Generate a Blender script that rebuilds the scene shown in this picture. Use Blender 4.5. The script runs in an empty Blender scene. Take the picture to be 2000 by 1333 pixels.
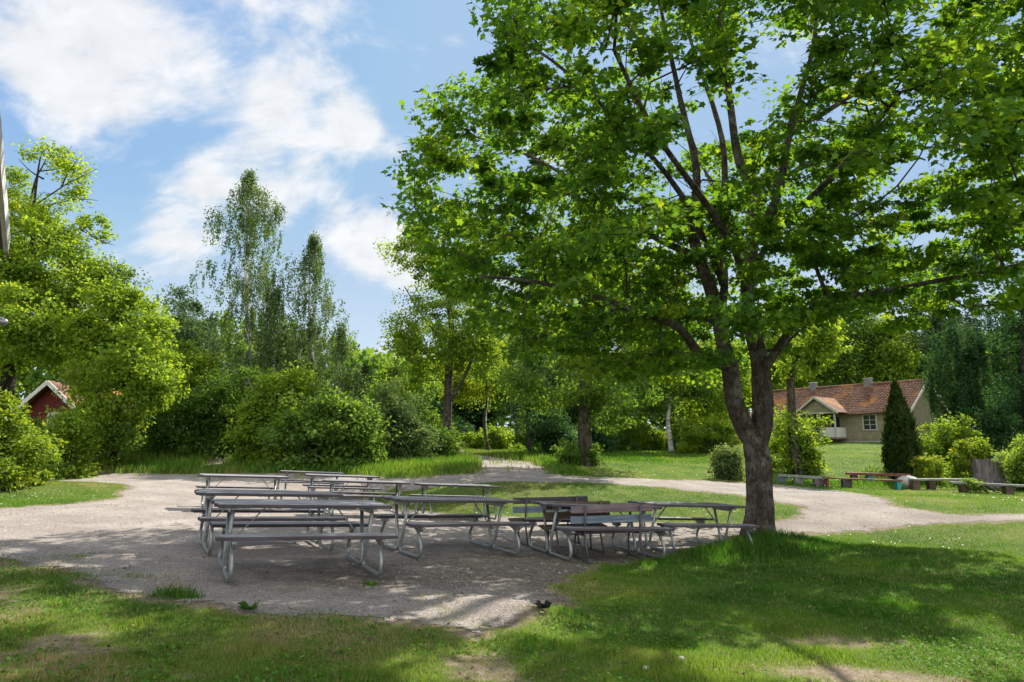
import bpy, math, random
import numpy as np
from mathutils import Vector, Matrix
R = math.radians
S = bpy.context.scene
COL = S.collection
rng = np.random.default_rng(7)
random.seed(7)

# ------------------------------------------------------------------ camera
FPX, HZ, CAMH = 1275.0, 875.0, 1.335
PITCH = math.atan((HZ - 666.5) / FPX)
cd = bpy.data.cameras.new('camera'); cam = bpy.data.objects.new('camera', cd); COL.objects.link(cam)
cd.sensor_width = 36; cd.lens = FPX * 36 / 2000; cd.clip_end = 2000; cd.clip_start = .05
cam.location = (0, 0, CAMH); cam.rotation_euler = (math.pi / 2 + PITCH, 0, 0)
S.camera = cam
S.view_settings.view_transform = 'Standard'; S.view_settings.look = 'None'
S.view_settings.exposure = 1.66
S.view_settings.gamma = 1
S.cycles.max_bounces = 7; S.cycles.diffuse_bounces = 3; S.cycles.transmission_bounces = 5
S.cycles.glossy_bounces = 2; S.cycles.transparent_max_bounces = 4

SUN_AZ, SUN_EL = 33.0, 44.0
sd = bpy.data.lights.new('sun', 'SUN'); sun = bpy.data.objects.new('sun', sd); COL.objects.link(sun)
sd.energy = 3.2; sd.angle = R(.5); sd.color = (1, .93, .82)
sun_dir = Vector((math.sin(R(SUN_AZ)) * math.cos(R(SUN_EL)), math.cos(R(SUN_AZ)) * math.cos(R(SUN_EL)), math.sin(R(SUN_EL))))
sun.rotation_euler = sun_dir.to_track_quat('Z', 'Y').to_euler()

def ray(px, py):
    r = (px - 1000) / FPX; u = (666.5 - py) / FPX; c, s = math.cos(PITCH), math.sin(PITCH)
    return np.array([r, c - u * s, s + u * c])
def P(px, py, d):
    v = ray(px, py); return np.array([0, 0, CAMH]) + v * (d / v[1])

# ------------------------------------------------------------------ world: sky with clouds
W = bpy.data.worlds.new('World'); S.world = W; W.use_nodes = True
nt = W.node_tree; N = nt.nodes; L = nt.links
for n in list(N): N.remove(n)
def nd(t, **k):
    n = N.new(t)
    for a, b in k.items(): setattr(n, a, b)
    return n
out = nd('ShaderNodeOutputWorld'); bg = nd('ShaderNodeBackground'); bg.inputs[1].default_value = .15
sky = nd('ShaderNodeTexSky', sky_type='NISHITA', sun_disc=False)
sky.sun_elevation = R(SUN_EL); sky.sun_rotation = R(SUN_AZ); sky.air_density = 1.0; sky.dust_density = 1.2; sky.ozone_density = 1.5
tc = nd('ShaderNodeTexCoord')
def m(op, a, b=None, c=None, cl=False):
    n = nd('ShaderNodeMath', operation=op); n.use_clamp = cl
    for i, v in enumerate((a, b, c)):
        if v is None: continue
        if isinstance(v, (int, float)): n.inputs[i].default_value = v
        else: L.new(v, n.inputs[i])
    return n.outputs[0]
nrm = nd('ShaderNodeVectorMath', operation='NORMALIZE'); L.new(tc.outputs['Generated'], nrm.inputs[0])
sp = nd('ShaderNodeSeparateXYZ'); L.new(nrm.outputs[0], sp.inputs[0])
zz = m('ADD', m('MAXIMUM', sp.outputs[2], 0.0), .8)
cb = nd('ShaderNodeCombineXYZ'); L.new(m('DIVIDE', sp.outputs[0], zz), cb.inputs[0]); L.new(m('DIVIDE', sp.outputs[1], zz), cb.inputs[1])
def noise(vec, sc, det, ro, dist=0, loc=(0, 0, 0)):
    mp = nd('ShaderNodeMapping'); mp.inputs['Location'].default_value = loc; L.new(vec, mp.inputs[0])
    n = nd('ShaderNodeTexNoise'); n.inputs['Scale'].default_value = sc; n.inputs['Detail'].default_value = det
    n.inputs['Roughness'].default_value = ro; n.inputs['Distortion'].default_value = dist; L.new(mp.outputs[0], n.inputs['Vector'])
    return n.outputs[0]
vm_ = nd('ShaderNodeMapping'); vm_.inputs['Rotation'].default_value = (0, 0, R(-12)); vm_.inputs['Scale'].default_value = (.8, 1.15, 1); L.new(cb.outputs[0], vm_.inputs[0]); vsk = vm_.outputs[0]
n1 = noise(vsk, 7.0, 10, .56, .45, (3.1, 1.7, 0))
n2 = noise(vsk, 26., 6, .6, .3, (1.3, .2, 0))
acc = None
# cloud masses of the sky (direction, angular radius, weight)
for (px, py, rad, w) in [(60, 90, 7, .5), (180, 110, 7, .55), (300, 130, 6, .55), (380, 165, 3.5, .35), (60, 200, 6, .5), (180, 245, 5, .4), (260, 25, 4, .3), (440, 30, 5, .45), (570, 10, 4, .35), (0, 20, 5, .3),
                         (560, 170, 5, .5), (620, 215, 6, .6), (730, 230, 5, .55), (500, 240, 4.5, .5), (680, 280, 3.5, .3), (450, 310, 5, .6), (600, 285, 2, .3), (610, 345, 2.2, .35), (330, 320, 5, .35), (240, 350, 5, .3), (360, 400, 5, .35), (370, 455, 4, .5),
                         (680, 380, 3, .4), (600, 430, 4.5, .5), (700, 450, 5, .6), (760, 500, 5, .55), (800, 420, 5, .5), (540, 400, 3, .3), (770, 328, 2, .3), (740, 690, 6, .35), (900, 480, 8, .4), (1200, 300, 14, .35), (1700, 200, 14, .3), (1000, 700, 14, .2)]:
    v = ray(px, py); v = v / np.linalg.norm(v)
    dt = nd('ShaderNodeVectorMath', operation='DOT_PRODUCT'); L.new(nrm.outputs[0], dt.inputs[0]); dt.inputs[1].default_value = tuple(v)
    mr = nd('ShaderNodeMapRange', interpolation_type='SMOOTHSTEP'); L.new(dt.outputs['Value'], mr.inputs[0])
    mr.inputs[1].default_value = math.cos(R(rad)); mr.inputs[2].default_value = 1; mr.inputs[3].default_value = 0; mr.inputs[4].default_value = w
    acc = mr.outputs[0] if acc is None else m('ADD', acc, mr.outputs[0])
dens = m('ADD', m('ADD', m('MULTIPLY', n1, 4.2), m('MULTIPLY', n2, .9)), m('SUBTRACT', m('MULTIPLY', acc, .85), 2.82))
mr = nd('ShaderNodeMapRange', interpolation_type='SMOOTHSTEP'); L.new(dens, mr.inputs[0]); mr.inputs[1].default_value = 0; mr.inputs[2].default_value = .95
mr.inputs[4].default_value = .93
cr = nd('ShaderNodeMapRange'); L.new(n2, cr.inputs[0]); cr.inputs[1].default_value = .3; cr.inputs[2].default_value = .7; cr.inputs[3].default_value = .84; cr.inputs[4].default_value = 1.0
cc = nd('ShaderNodeMix', data_type='RGBA', blend_type='MULTIPLY'); cc.inputs[0].default_value = 1; cc.inputs[6].default_value = (2.12, 2.15, 2.2, 1); L.new(cr.outputs[0], cc.inputs[7])
tint = nd('ShaderNodeMix', data_type='RGBA', blend_type='MULTIPLY'); tint.inputs[0].default_value = 1; L.new(sky.outputs[0], tint.inputs[6]); tint.inputs[7].default_value = (.34, .41, .46, 1)
# soft limit on the glare round the sun; unseen bright cloud bank added behind the camera as fill light
lim = nd('ShaderNodeMix', data_type='RGBA', blend_type='DARKEN'); lim.inputs[0].default_value = 1; L.new(tint.outputs[2], lim.inputs[6]); lim.inputs[7].default_value = (1.05, 1.45, 1.92, 1)
hz_ = nd('ShaderNodeMix', data_type='RGBA'); hz_.inputs[0].default_value = .55; L.new(lim.outputs[2], hz_.inputs[6]); hz_.inputs[7].default_value = (.68, 1.06, 1.62, 1)
el = nd('ShaderNodeMapRange', interpolation_type='SMOOTHSTEP'); L.new(sp.outputs[2], el.inputs[0]); el.inputs[1].default_value = .38; el.inputs[2].default_value = .02; el.inputs[3].default_value = 0; el.inputs[4].default_value = .85
hw_ = nd('ShaderNodeMix', data_type='RGBA'); L.new(el.outputs[0], hw_.inputs[0]); L.new(hz_.outputs[2], hw_.inputs[6]); hw_.inputs[7].default_value = (1.62, 1.88, 2.1, 1); lim = hw_
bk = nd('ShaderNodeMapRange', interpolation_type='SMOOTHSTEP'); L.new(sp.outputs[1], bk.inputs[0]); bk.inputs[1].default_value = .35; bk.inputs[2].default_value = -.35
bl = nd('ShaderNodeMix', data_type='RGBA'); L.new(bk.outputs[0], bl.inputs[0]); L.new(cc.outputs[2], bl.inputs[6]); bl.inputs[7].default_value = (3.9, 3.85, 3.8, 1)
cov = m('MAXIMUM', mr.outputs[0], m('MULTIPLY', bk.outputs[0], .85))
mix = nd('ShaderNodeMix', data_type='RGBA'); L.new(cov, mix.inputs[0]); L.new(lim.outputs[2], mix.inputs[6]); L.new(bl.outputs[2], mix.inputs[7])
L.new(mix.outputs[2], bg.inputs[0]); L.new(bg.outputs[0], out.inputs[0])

# ------------------------------------------------------------------ numpy noise
def _hash(ix, iy, seed):
    h = (ix.astype(np.int64) * 374761393 + iy.astype(np.int64) * 668265263 + seed * 982451653) & 0x7fffffff
    h = ((h ^ (h >> 13)) * 1274126177) & 0x7fffffff
    return ((h ^ (h >> 16)) & 0xffff) / 65535.0
def vnoise(x, y, seed=0):
    ix, iy = np.floor(x), np.floor(y); fx, fy = x - ix, y - iy
    fx = fx * fx * (3 - 2 * fx); fy = fy * fy * (3 - 2 * fy)
    a, b = _hash(ix, iy, seed), _hash(ix + 1, iy, seed); c, d = _hash(ix, iy + 1, seed), _hash(ix + 1, iy + 1, seed)
    return (a + (b - a) * fx) * (1 - fy) + (c + (d - c) * fx) * fy
def fbm(x, y, o=4, seed=0):
    r = 0; a = .5; t = 0
    for i in range(o):
        r = r + a * vnoise(x * 2 ** i + 13.7 * i, y * 2 ** i + 7.1 * i, seed + i); t += a; a *= .5
    return r / t

# ------------------------------------------------------------------ terrain height
PA, PB = -.0426, -.0226
def plane(x, y): return PA * x + PB * y
ctl = []
for X in (-11, -6, -1, 4, 9):
    for Y in (0, 4, 8, 12, 15):
        ctl.append((X, Y, PA * X + PB * Y))
for X in (-30, 30):
    for Y in (-8, 6): ctl.append((X, Y, PA * X * .6 + PB * Y))
for q in [(120, 922, 27), (250, 871, 33), (60, 880, 32), (400, 925, 26.5), (560, 922, 26.5), (540, 890, 32), (700, 905, 30), (380, 880, 32), (700, 950, 20), (800, 936, 24), (900, 950, 21), (950, 900, 34), (900, 880, 46), (895, 870, 62),
          (1145, 910, 30), (1100, 960, 20), (1060, 935, 24), (1300, 900, 36), (1300, 880, 50), (1400, 950, 23), (1650, 958, 23.5), (1650, 1012, 17), (1990, 1010, 16.5), (1516, 945, 26), (1750, 955, 25),
          (1990, 966, 23), (1650, 900, 37), (1720, 864, 54), (1500, 866, 64), (50, 945, 18), (-200, 960, 18), (1850, 900, 36), (2200, 980, 22), (2150, 900, 40), (1950, 1080, 11.5)]:
    p = P(*q); ctl.append((p[0], p[1], p[2]))
for X in (-90, -40, 0, 50, 100):
    ctl.append((X, 75 if abs(X) < 60 else 60, 3.2)); ctl.append((X, 150, 5.0))
for (X, Y) in ((-6.4, 15.9), (-3.5, 15.7), (-1.4, 16), (-4.7, 18.2), (-6.4, 21.1), (-4, 21.5), (-9, 19), (-2.5, 19), (3, 14.5), (1, 17.5), (-12, 17)):
    ctl.append((X, Y, PA * X + PB * Y))
ctl = np.array(ctl)
def _U(r2): return .5 * r2 * np.log(r2 + 1e-9)
n_ = len(ctl)
K_ = _U(((ctl[:, None, :2] - ctl[None, :, :2]) ** 2).sum(-1)) + np.eye(n_) * .5
Pm = np.hstack([np.ones((n_, 1)), ctl[:, :2]])
A_ = np.block([[K_, Pm], [Pm.T, np.zeros((3, 3))]])
W_ = np.linalg.solve(A_, np.concatenate([ctl[:, 2], np.zeros(3)]))
def tz(x, y):
    x = np.atleast_1d(np.asarray(x, float)); y = np.atleast_1d(np.asarray(y, float))
    o = np.empty(x.shape); xf, yf = x.ravel(), y.ravel(); of = o.ravel() if False else np.empty(xf.shape)
    for i in range(0, len(xf), 20000):
        a = xf[i:i + 20000]; b = yf[i:i + 20000]
        r2 = (a[:, None] - ctl[None, :, 0]) ** 2 + (b[:, None] - ctl[None, :, 1]) ** 2
        of[i:i + 20000] = _U(r2) @ W_[:n_] + W_[n_] + W_[n_ + 1] * a + W_[n_ + 2] * b
    return of.reshape(x.shape)
def gz(x, y): return float(tz(x, y)[0])
def hit(px, py):
    v = ray(px, py); t = np.concatenate([np.linspace(1.5, 30, 700), np.linspace(30, 110, 500)])
    x = v[0] * t / v[1]; y = t; z = CAMH + v[2] * t / v[1]
    g = tz(x, y); k = np.where(z <= g)[0]
    i = k[0] if len(k) else len(t) - 1
    return np.array([x[i], y[i], g[i]])

# ------------------------------------------------------------------ materials
MATS = {}
def mat(name):
    mt = bpy.data.materials.new(name); mt.use_nodes = True
    for n in list(mt.node_tree.nodes): mt.node_tree.nodes.remove(n)
    MATS[name] = mt; return mt
class G:
    def __init__(s, mt): s.t = mt.node_tree; s.o = s.n('ShaderNodeOutputMaterial')
    def n(s, t, **k):
        n = s.t.nodes.new(t)
        for a, b in k.items(): setattr(n, a, b)
        return n
    def set(s, sock, v):
        if isinstance(v, (int, float, tuple)): sock.default_value = v
        else: s.t.links.new(v, sock)
    def noise(s, vec, sc, det=4, ro=.5, dist=0):
        n = s.n('ShaderNodeTexNoise'); s.set(n.inputs['Vector'], vec); n.inputs['Scale'].default_value = sc
        n.inputs['Detail'].default_value = det; n.inputs['Roughness'].default_value = ro; n.inputs['Distortion'].default_value = dist
        return n.outputs[0]
    def map(s, vec, scale=(1, 1, 1), loc=(0, 0, 0), rot=(0, 0, 0)):
        n = s.n('ShaderNodeMapping'); s.set(n.inputs[0], vec); n.inputs['Scale'].default_value = scale; n.inputs['Location'].default_value = loc; n.inputs['Rotation'].default_value = rot
        return n.outputs[0]
    def ramp(s, fac, stops, interp='LINEAR'):
        n = s.n('ShaderNodeValToRGB'); s.set(n.inputs[0], fac); e = n.color_ramp.elements; n.color_ramp.interpolation = interp
        while len(e) < len(stops): e.new(.5)
        for k, (p, c) in enumerate(stops):
            e[k].position = p; e[k].color = (c, c, c, 1) if isinstance(c, (int, float)) else (*c, 1)
        return n.outputs[0]
    def mix(s, f, a, b, bt='MIX'):
        n = s.n('ShaderNodeMix', data_type='RGBA', blend_type=bt); s.set(n.inputs[0], f)
        for i, v in ((6, a), (7, b)):
            if isinstance(v, tuple) and len(v) == 3: v = (*v, 1)
            if isinstance(v, (int, float)): v = (v, v, v, 1)
            s.set(n.inputs[i], v)
        return n.outputs[2]
    def obj(s): return s.n('ShaderNodeTexCoord').outputs['Object']
    def attr(s, name): return s.n('ShaderNodeAttribute', attribute_name=name).outputs['Fac']
    def bump(s, h, st=.5, d=.02):
        n = s.n('ShaderNodeBump'); s.set(n.inputs['Height'], h); n.inputs['Strength'].default_value = st; n.inputs['Distance'].default_value = d; return n.outputs[0]
    def pri(s, col, rough=.7, nor=None, metal=0, spec=.4):
        n = s.n('ShaderNodeBsdfPrincipled'); s.set(n.inputs['Base Color'], (*col, 1) if isinstance(col, tuple) and len(col) == 3 else col)
        s.set(n.inputs['Roughness'], rough); n.inputs['Metallic'].default_value = metal; n.inputs['Specular IOR Level'].default_value = spec
        if nor is not None: s.set(n.inputs['Normal'], nor)
        s.t.links.new(n.outputs[0], s.o.inputs[0]); return n

def leaf_mat(name, stops, trans=.5, tstops=None, gloss=.06):
    """per leaf random attribute v picks the leaf's own colour"""
    g = G(mat(name)); v = g.attr('v')
    c = g.ramp(v, stops)
    t = g.ramp(v, tstops) if tstops else c
    d = g.n('ShaderNodeBsdfDiffuse'); g.set(d.inputs[0], c)
    tr = g.n('ShaderNodeBsdfTranslucent'); g.set(tr.inputs[0], t)
    mx = g.n('ShaderNodeMixShader'); mx.inputs[0].default_value = trans
    g.t.links.new(d.outputs[0], mx.inputs[1]); g.t.links.new(tr.outputs[0], mx.inputs[2])
    gl = g.n('ShaderNodeBsdfGlossy'); gl.inputs['Roughness'].default_value = .6; gl.inputs[0].default_value = (.45, .6, .4, 1)
    m2 = g.n('ShaderNodeMixShader'); m2.inputs[0].default_value = gloss
    g.t.links.new(mx.outputs[0], m2.inputs[1]); g.t.links.new(gl.outputs[0], m2.inputs[2]); g.t.links.new(m2.outputs[0], g.o.inputs[0])
    return MATS[name]
def greens(name, dark, mid, lite, yel, trans=.5, gloss=.04):
    k = lambda c, f=2.0: (c[0] * f * 1.25, c[1] * f, c[2] * f * .5)
    return leaf_mat(name, [(0, dark), (.4, mid), (.8, lite), (1, yel)], trans, [(0, k(dark)), (.4, k(mid)), (.8, k(lite)), (1, k(yel))], gloss)
greens('leaf_maple', (.034, .1, .009), (.066, .16, .011), (.12, .22, .015), (.23, .32, .026), .57, .035)
greens('leaf_bright', (.08, .15, .014), (.13, .225, .018), (.19, .29, .024), (.3, .37, .04), .55)
greens('leaf_mid', (.045, .105, .018), (.075, .155, .022), (.12, .21, .03), (.2, .29, .04), .52)
greens('leaf_birch', (.04, .08, .03), (.062, .115, .038), (.09, .15, .045), (.14, .2, .06), .45, .06)
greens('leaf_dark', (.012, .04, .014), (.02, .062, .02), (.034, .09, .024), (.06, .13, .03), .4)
greens('leaf_blue', (.035, .075, .036), (.045, .09, .05), (.06, .115, .06), (.09, .15, .07), .4)
greens('leaf_yellow', (.08, .15, .012), (.15, .23, .018), (.24, .31, .028), (.42, .36, .045), .45)
greens('needle', (.014, .03, .006), (.022, .044, .009), (.04, .064, .013), (.075, .085, .03), .2, .01)
leaf_mat('grass_blade', [(0, (.028, .1, .008)), (.35, (.065, .175, .012)), (.7, (.16, .25, .025)), (.88, (.26, .27, .07)), (1, (.38, .31, .16))], .45,
         [(0, (.06, .18, .01)), (.35, (.12, .27, .015)), (.7, (.24, .36, .03)), (.88, (.3, .35, .06)), (1, (.4, .34, .15))], .04)

def bark_mat(name, c1, c2, c3, sc=9, spots=False):
    g = G(mat(name)); o = g.obj(); v = g.map(o, (1, 1, .32))
    n1 = g.noise(v, sc, 8, .65, .6); n2 = g.noise(o, sc * .35, 4, .6)
    col = g.mix(g.ramp(n1, [(.38, 0.), (.62, 1.)]), c1, c2)
    col = g.mix(g.ramp(n2, [(.5, 0.), (.64, 1.)]), col, c3)
    n3 = g.noise(g.map(o, (1, 1, .3)), sc * 3.2, 8, .75, .8); n4 = g.noise(g.map(o, (1, 1, .6)), sc * 7, 5, .8, .4)
    crk = g.mix(1.0, g.ramp(n3, [(.38, .28), (.5, 1.), (.66, 1.3)]), g.ramp(n4, [(.36, .55), (.6, 1.25)]), 'MULTIPLY')
    col = g.mix(1.0, col, crk, 'MULTIPLY')
    hh = g.mix(.7, n1, crk)
    g.pri(col, .9, g.bump(hh, 1.0, .03), spec=.12)
bark_mat('bark_maple', (.075, .058, .047), (.17, .145, .12), (.26, .25, .22), 9)
bark_mat('bark_brown', (.05, .04, .032), (.14, .115, .09), (.17, .17, .12), 8)
bark_mat('bark_dark', (.025, .02, .017), (.075, .062, .05), (.09, .1, .05), 8)
g = G(mat('bark_birch')); o = g.obj(); b1 = g.ramp(g.noise(g.map(o, (1, 1, 5)), 3, 5, .7), [(.42, (.05, .045, .04)), (.5, (.6, .58, .54))]); g.pri(b1, .8, spec=.2)

g = G(mat('ground_soil')); o = g.obj(); w = g.attr('worn')
gr = g.ramp(g.noise(o, 1.3, 7, .65), [(.3, (.05, .085, .016)), (.5, (.09, .13, .026)), (.7, (.15, .17, .05))])
f1 = g.ramp(g.noise(o, 55, 4, .7), [(.3, .55), (.7, 1.3)])
so = g.ramp(g.noise(o, 14, 6, .7), [(.3, (.13, .105, .065)), (.6, (.235, .19, .14)), (.8, (.33, .28, .22))])
n = g.noise(o, 6, 5, .7); wf = g.n('ShaderNodeMath', operation='ADD'); g.set(wf.inputs[0], w); g.set(wf.inputs[1], n)
col = g.mix(g.ramp(wf.outputs[0], [(.75, 0.), (1.15, 1.)]), gr, so); col = g.mix(1.0, col, f1, 'MULTIPLY')
g.pri(col, .95, g.bump(g.noise(o, 40, 6, .7), .6, .03), spec=.1)

g = G(mat('gravel')); o = g.obj(); w = g.attr('worn')
b = g.ramp(g.noise(o, .7, 6, .6), [(.3, (.2, .175, .158)), (.55, (.27, .24, .215)), (.75, (.345, .31, .28))])
fine = g.ramp(g.noise(o, 55, 6, .85), [(.36, .45), (.5, 1.), (.64, 1.5)])
vo = g.n('ShaderNodeTexVoronoi'); g.set(vo.inputs['Vector'], o); vo.inputs['Scale'].default_value = 60
st = g.ramp(vo.outputs['Color'], [(.1, .75), (.9, 1.2)])
dirt = g.ramp(g.noise(o, 9, 6, .7), [(.3, (.09, .08, .065)), (.7, (.19, .17, .145))])
wn = g.n('ShaderNodeMath', operation='ADD'); g.set(wn.inputs[0], w); g.set(wn.inputs[1], g.noise(o, 3.2, 6, .7))
col = g.mix(g.ramp(wn.outputs[0], [(.72, 0.), (1.2, 1.)]), b, dirt)
col = g.mix(1.0, col, fine, 'MULTIPLY'); col = g.mix(1.0, col, st, 'MULTIPLY')
hh = g.mix(.5, g.noise(o, 90, 5, .8), g.noise(o, 12, 5, .7))
g.pri(col, .95, g.bump(hh, .7, .03), spec=.12)

def wood_mat(name, c1, c2, c3, axis=0, rough=.75, side=None):
    g = G(mat(name)); o = g.obj(); sc = [34., 34., 34.]; sc[axis] = 1.6
    n1 = g.noise(g.map(o, tuple(sc)), 1, 6, .7, .3); n2 = g.noise(o, 2.2, 5, .6)
    rnd = g.n('ShaderNodeObjectInfo').outputs['Random']
    col = g.ramp(n1, [(.3, c1), (.52, c2), (.72, c3)])
    col = g.mix(1.0, col, g.ramp(n2, [(.3, .7), (.7, 1.2)]), 'MULTIPLY'); col = g.mix(1.0, col, g.ramp(rnd, [(0, .82), (1, 1.12)]), 'MULTIPLY')
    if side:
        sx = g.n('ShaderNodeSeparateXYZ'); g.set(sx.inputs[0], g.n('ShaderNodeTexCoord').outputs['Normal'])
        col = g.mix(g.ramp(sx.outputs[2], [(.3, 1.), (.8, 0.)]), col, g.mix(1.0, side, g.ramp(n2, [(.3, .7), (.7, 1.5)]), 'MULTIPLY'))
    g.pri(col, rough, g.bump(n1, .5, .004), spec=.3)
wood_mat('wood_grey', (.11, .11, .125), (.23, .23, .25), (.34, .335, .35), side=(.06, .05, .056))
wood_mat('wood_stain', (.05, .028, .026), (.1, .055, .05), (.16, .1, .09))
wood_mat('wood_brown', (.045, .03, .02), (.095, .065, .045), (.15, .11, .08))
wood_mat('wood_purple', (.12, .09, .1), (.2, .15, .165), (.29, .24, .25))
wood_mat('wood_blue', (.07, .1, .13), (.15, .2, .26), (.26, .31, .36))
wood_mat('wood_greygreen', (.12, .14, .12), (.26, .29, .25), (.38, .4, .35))
wood_mat('wood_rust', (.09, .03, .02), (.2, .08, .05), (.3, .16, .11))
wood_mat('paint_teal', (.02, .17, .18), (.03, .27, .28), (.08, .34, .34))
g = G(mat('steel')); o = g.obj()
g.pri(g.ramp(g.noise(o, 26, 5, .7), [(.3, (.16, .175, .175)), (.6, (.3, .32, .32)), (.8, (.4, .41, .4))]), .42, g.bump(g.noise(o, 60, 3, .6), .15, .003), metal=.55, spec=.4)
g = G(mat('iron')); o = g.obj()
g.pri(g.ramp(g.noise(o, 30, 5, .7), [(.3, (.04, .038, .045)), (.7, (.12, .1, .11))]), .55, metal=.3)
g = G(mat('grit_stone')); o = g.obj(); g.pri(g.ramp(g.noise(o, 3, 4, .7), [(.3, (.12, .11, .1)), (.7, (.38, .35, .32))]), .9, spec=.1)
g = G(mat('stone')); o = g.obj()
g.pri(g.ramp(g.noise(o, 7, 6, .7), [(.3, (.25, .24, .22)), (.6, (.48, .46, .42)), (.8, (.62, .6, .56))]), .9, g.bump(g.noise(o, 25, 5, .7), .6, .02), spec=.2)
g = G(mat('wall_cream')); o = g.obj(); wv = g.n('ShaderNodeTexWave', bands_direction='X'); g.set(wv.inputs[0], o); wv.inputs['Scale'].default_value = 2.0; wv.inputs['Distortion'].default_value = 0
bd = g.ramp(wv.outputs[0], [(0, .55), (.08, 1.)]); c = g.ramp(g.noise(o, 2.2, 6, .7), [(.3, (.17, .155, .09)), (.6, (.27, .25, .155)), (.8, (.34, .31, .21))])
g.pri(g.mix(1.0, c, bd, 'MULTIPLY'), .85, g.bump(bd, .6, .02), spec=.2)
g = G(mat('trim_pale')); o = g.obj(); g.pri(g.ramp(g.noise(o, 9, 6, .7), [(.3, (.26, .26, .22)), (.7, (.5, .49, .42))]), .8, spec=.2)
g = G(mat('trim_white')); o = g.obj(); g.pri(g.ramp(g.noise(o, 9, 6, .7), [(.3, (.42, .4, .38)), (.7, (.66, .63, .6))]), .7, g.bump(g.noise(o, 40, 4, .6), .3, .004), spec=.3)
g = G(mat('roof_tile')); o = g.obj(); n1 = g.noise(o, .55, 6, .65); n2 = g.noise(o, 9, 4, .8)
c = g.ramp(n2, [(.3, (.055, .03, .024)), (.5, (.16, .085, .06)), (.7, (.3, .19, .14))])
moss = g.ramp(n2, [(.3, (.2, .08, .02)), (.7, (.5, .25, .05))])
c = g.mix(1.0, c, g.ramp(g.noise(o, 2.6, 6, .75), [(.35, .5), (.65, 1.25)]), 'MULTIPLY'); c = g.mix(g.ramp(n1, [(.5, 0.), (.6, .85)]), c, moss); g.pri(c, .9, g.bump(n2, .5, .02), spec=.15)
g = G(mat('red_paint')); o = g.obj(); g.pri(g.ramp(g.noise(g.map(o, (8, 8, .5)), 3, 5, .6), [(.3, (.06, .01, .01)), (.7, (.13, .024, .02))]), .85, spec=.15)
g = G(mat('brick')); o = g.obj(); bt = g.n('ShaderNodeTexBrick'); g.set(bt.inputs['Vector'], g.map(o, (1, 1, 1), rot=(R(90), 0, 0))); bt.inputs['Scale'].default_value = 5
bt.inputs['Color1'].default_value = (.22, .085, .055, 1); bt.inputs['Color2'].default_value = (.3, .13, .09, 1); bt.inputs['Mortar'].default_value = (.35, .3, .26, 1); bt.inputs['Mortar Size'].default_value = .015
g.pri(bt.outputs[0], .9, spec=.15)
g = G(mat('chimney_grey')); o = g.obj(); g.pri(g.ramp(g.noise(o, 6, 6, .7), [(.3, (.1, .1, .1)), (.7, (.24, .24, .25))]), .85, spec=.2)
g = G(mat('door_brown')); o = g.obj(); g.pri(g.ramp(g.noise(g.map(o, (9, 9, .6)), 3, 5, .6), [(.3, (.12, .09, .065)), (.7, (.22, .17, .13))]), .8, spec=.2)
g = G(mat('glass_dark')); g.pri((.02, .03, .03), .08, spec=.7)
g = G(mat('stump_wood')); o = g.obj(); g.pri(g.ramp(g.noise(g.map(o, (6, 6, .8)), 2.5, 7, .7, .5), [(.3, (.05, .04, .04)), (.5, (.16, .14, .14)), (.7, (.32, .29, .29))]), .9, g.bump(g.noise(g.map(o, (6, 6, .8)), 2.5, 7, .7), .9, .06), spec=.15)
g = G(mat('lamp_metal')); g.pri((.25, .25, .26), .35, metal=.6)
g = G(mat('straw')); o = g.obj(); g.pri((.3, .25, .13), .9)
g = G(mat('char')); o = g.obj(); g.pri((.02, .02, .017), .9)
g = G(mat('petal')); g.pri((.75, .75, .7), .8)

# ------------------------------------------------------------------ object helpers
def link(name, data, m=None, parent=None, loc=None):
    o = bpy.data.objects.new(name, data); COL.objects.link(o)
    if m: data.materials.append(MATS[m])
    if parent: o.parent = parent
    if loc is not None: o.location = tuple(float(q) for q in loc)
    return o
def tag(o, label=None, cat=None, group=None, kind=None):
    if label: o['label'] = label
    if cat: o['category'] = cat
    if group: o['group'] = group
    if kind: o['kind'] = kind
    return o
def thing(name, label, cat, loc=(0, 0, 0), rz=0, group=None):
    o = bpy.data.objects.new(name, None); COL.objects.link(o); o.location = tuple(float(q) for q in loc); o.rotation_euler = (0, 0, rz)
    o.empty_display_size = .1
    return tag(o, label, cat, group)
def dup_tree(o, parent=None):
    c = o.copy(); COL.objects.link(c)
    if parent: c.parent = parent
    for ch in list(o.children): dup_tree(ch, c)
    return c
def mesh_uniform(name, V, F, attr=None, smooth=False, pattr=None):
    """V (n,3); F (m,k) all the same size"""
    V = np.ascontiguousarray(V, np.float32); F = np.ascontiguousarray(F, np.int32); k = F.shape[1]
    me = bpy.data.meshes.new(name); me.vertices.add(len(V)); me.vertices.foreach_set('co', V.ravel())
    me.loops.add(F.size); me.loops.foreach_set('vertex_index', F.ravel())
    me.polygons.add(len(F)); me.polygons.foreach_set('loop_start', np.arange(0, F.size, k, dtype=np.int32))
    if smooth: me.polygons.foreach_set('use_smooth', np.ones(len(F), bool))
    me.update(calc_edges=True)
    if attr is not None:
        a = me.attributes.new('v', 'FLOAT', 'FACE'); a.data.foreach_set('value', np.ascontiguousarray(attr, np.float32))
    if pattr is not None:
        a = me.attributes.new('worn', 'FLOAT', 'POINT'); a.data.foreach_set('value', np.ascontiguousarray(pattr, np.float32))
    return me
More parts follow.
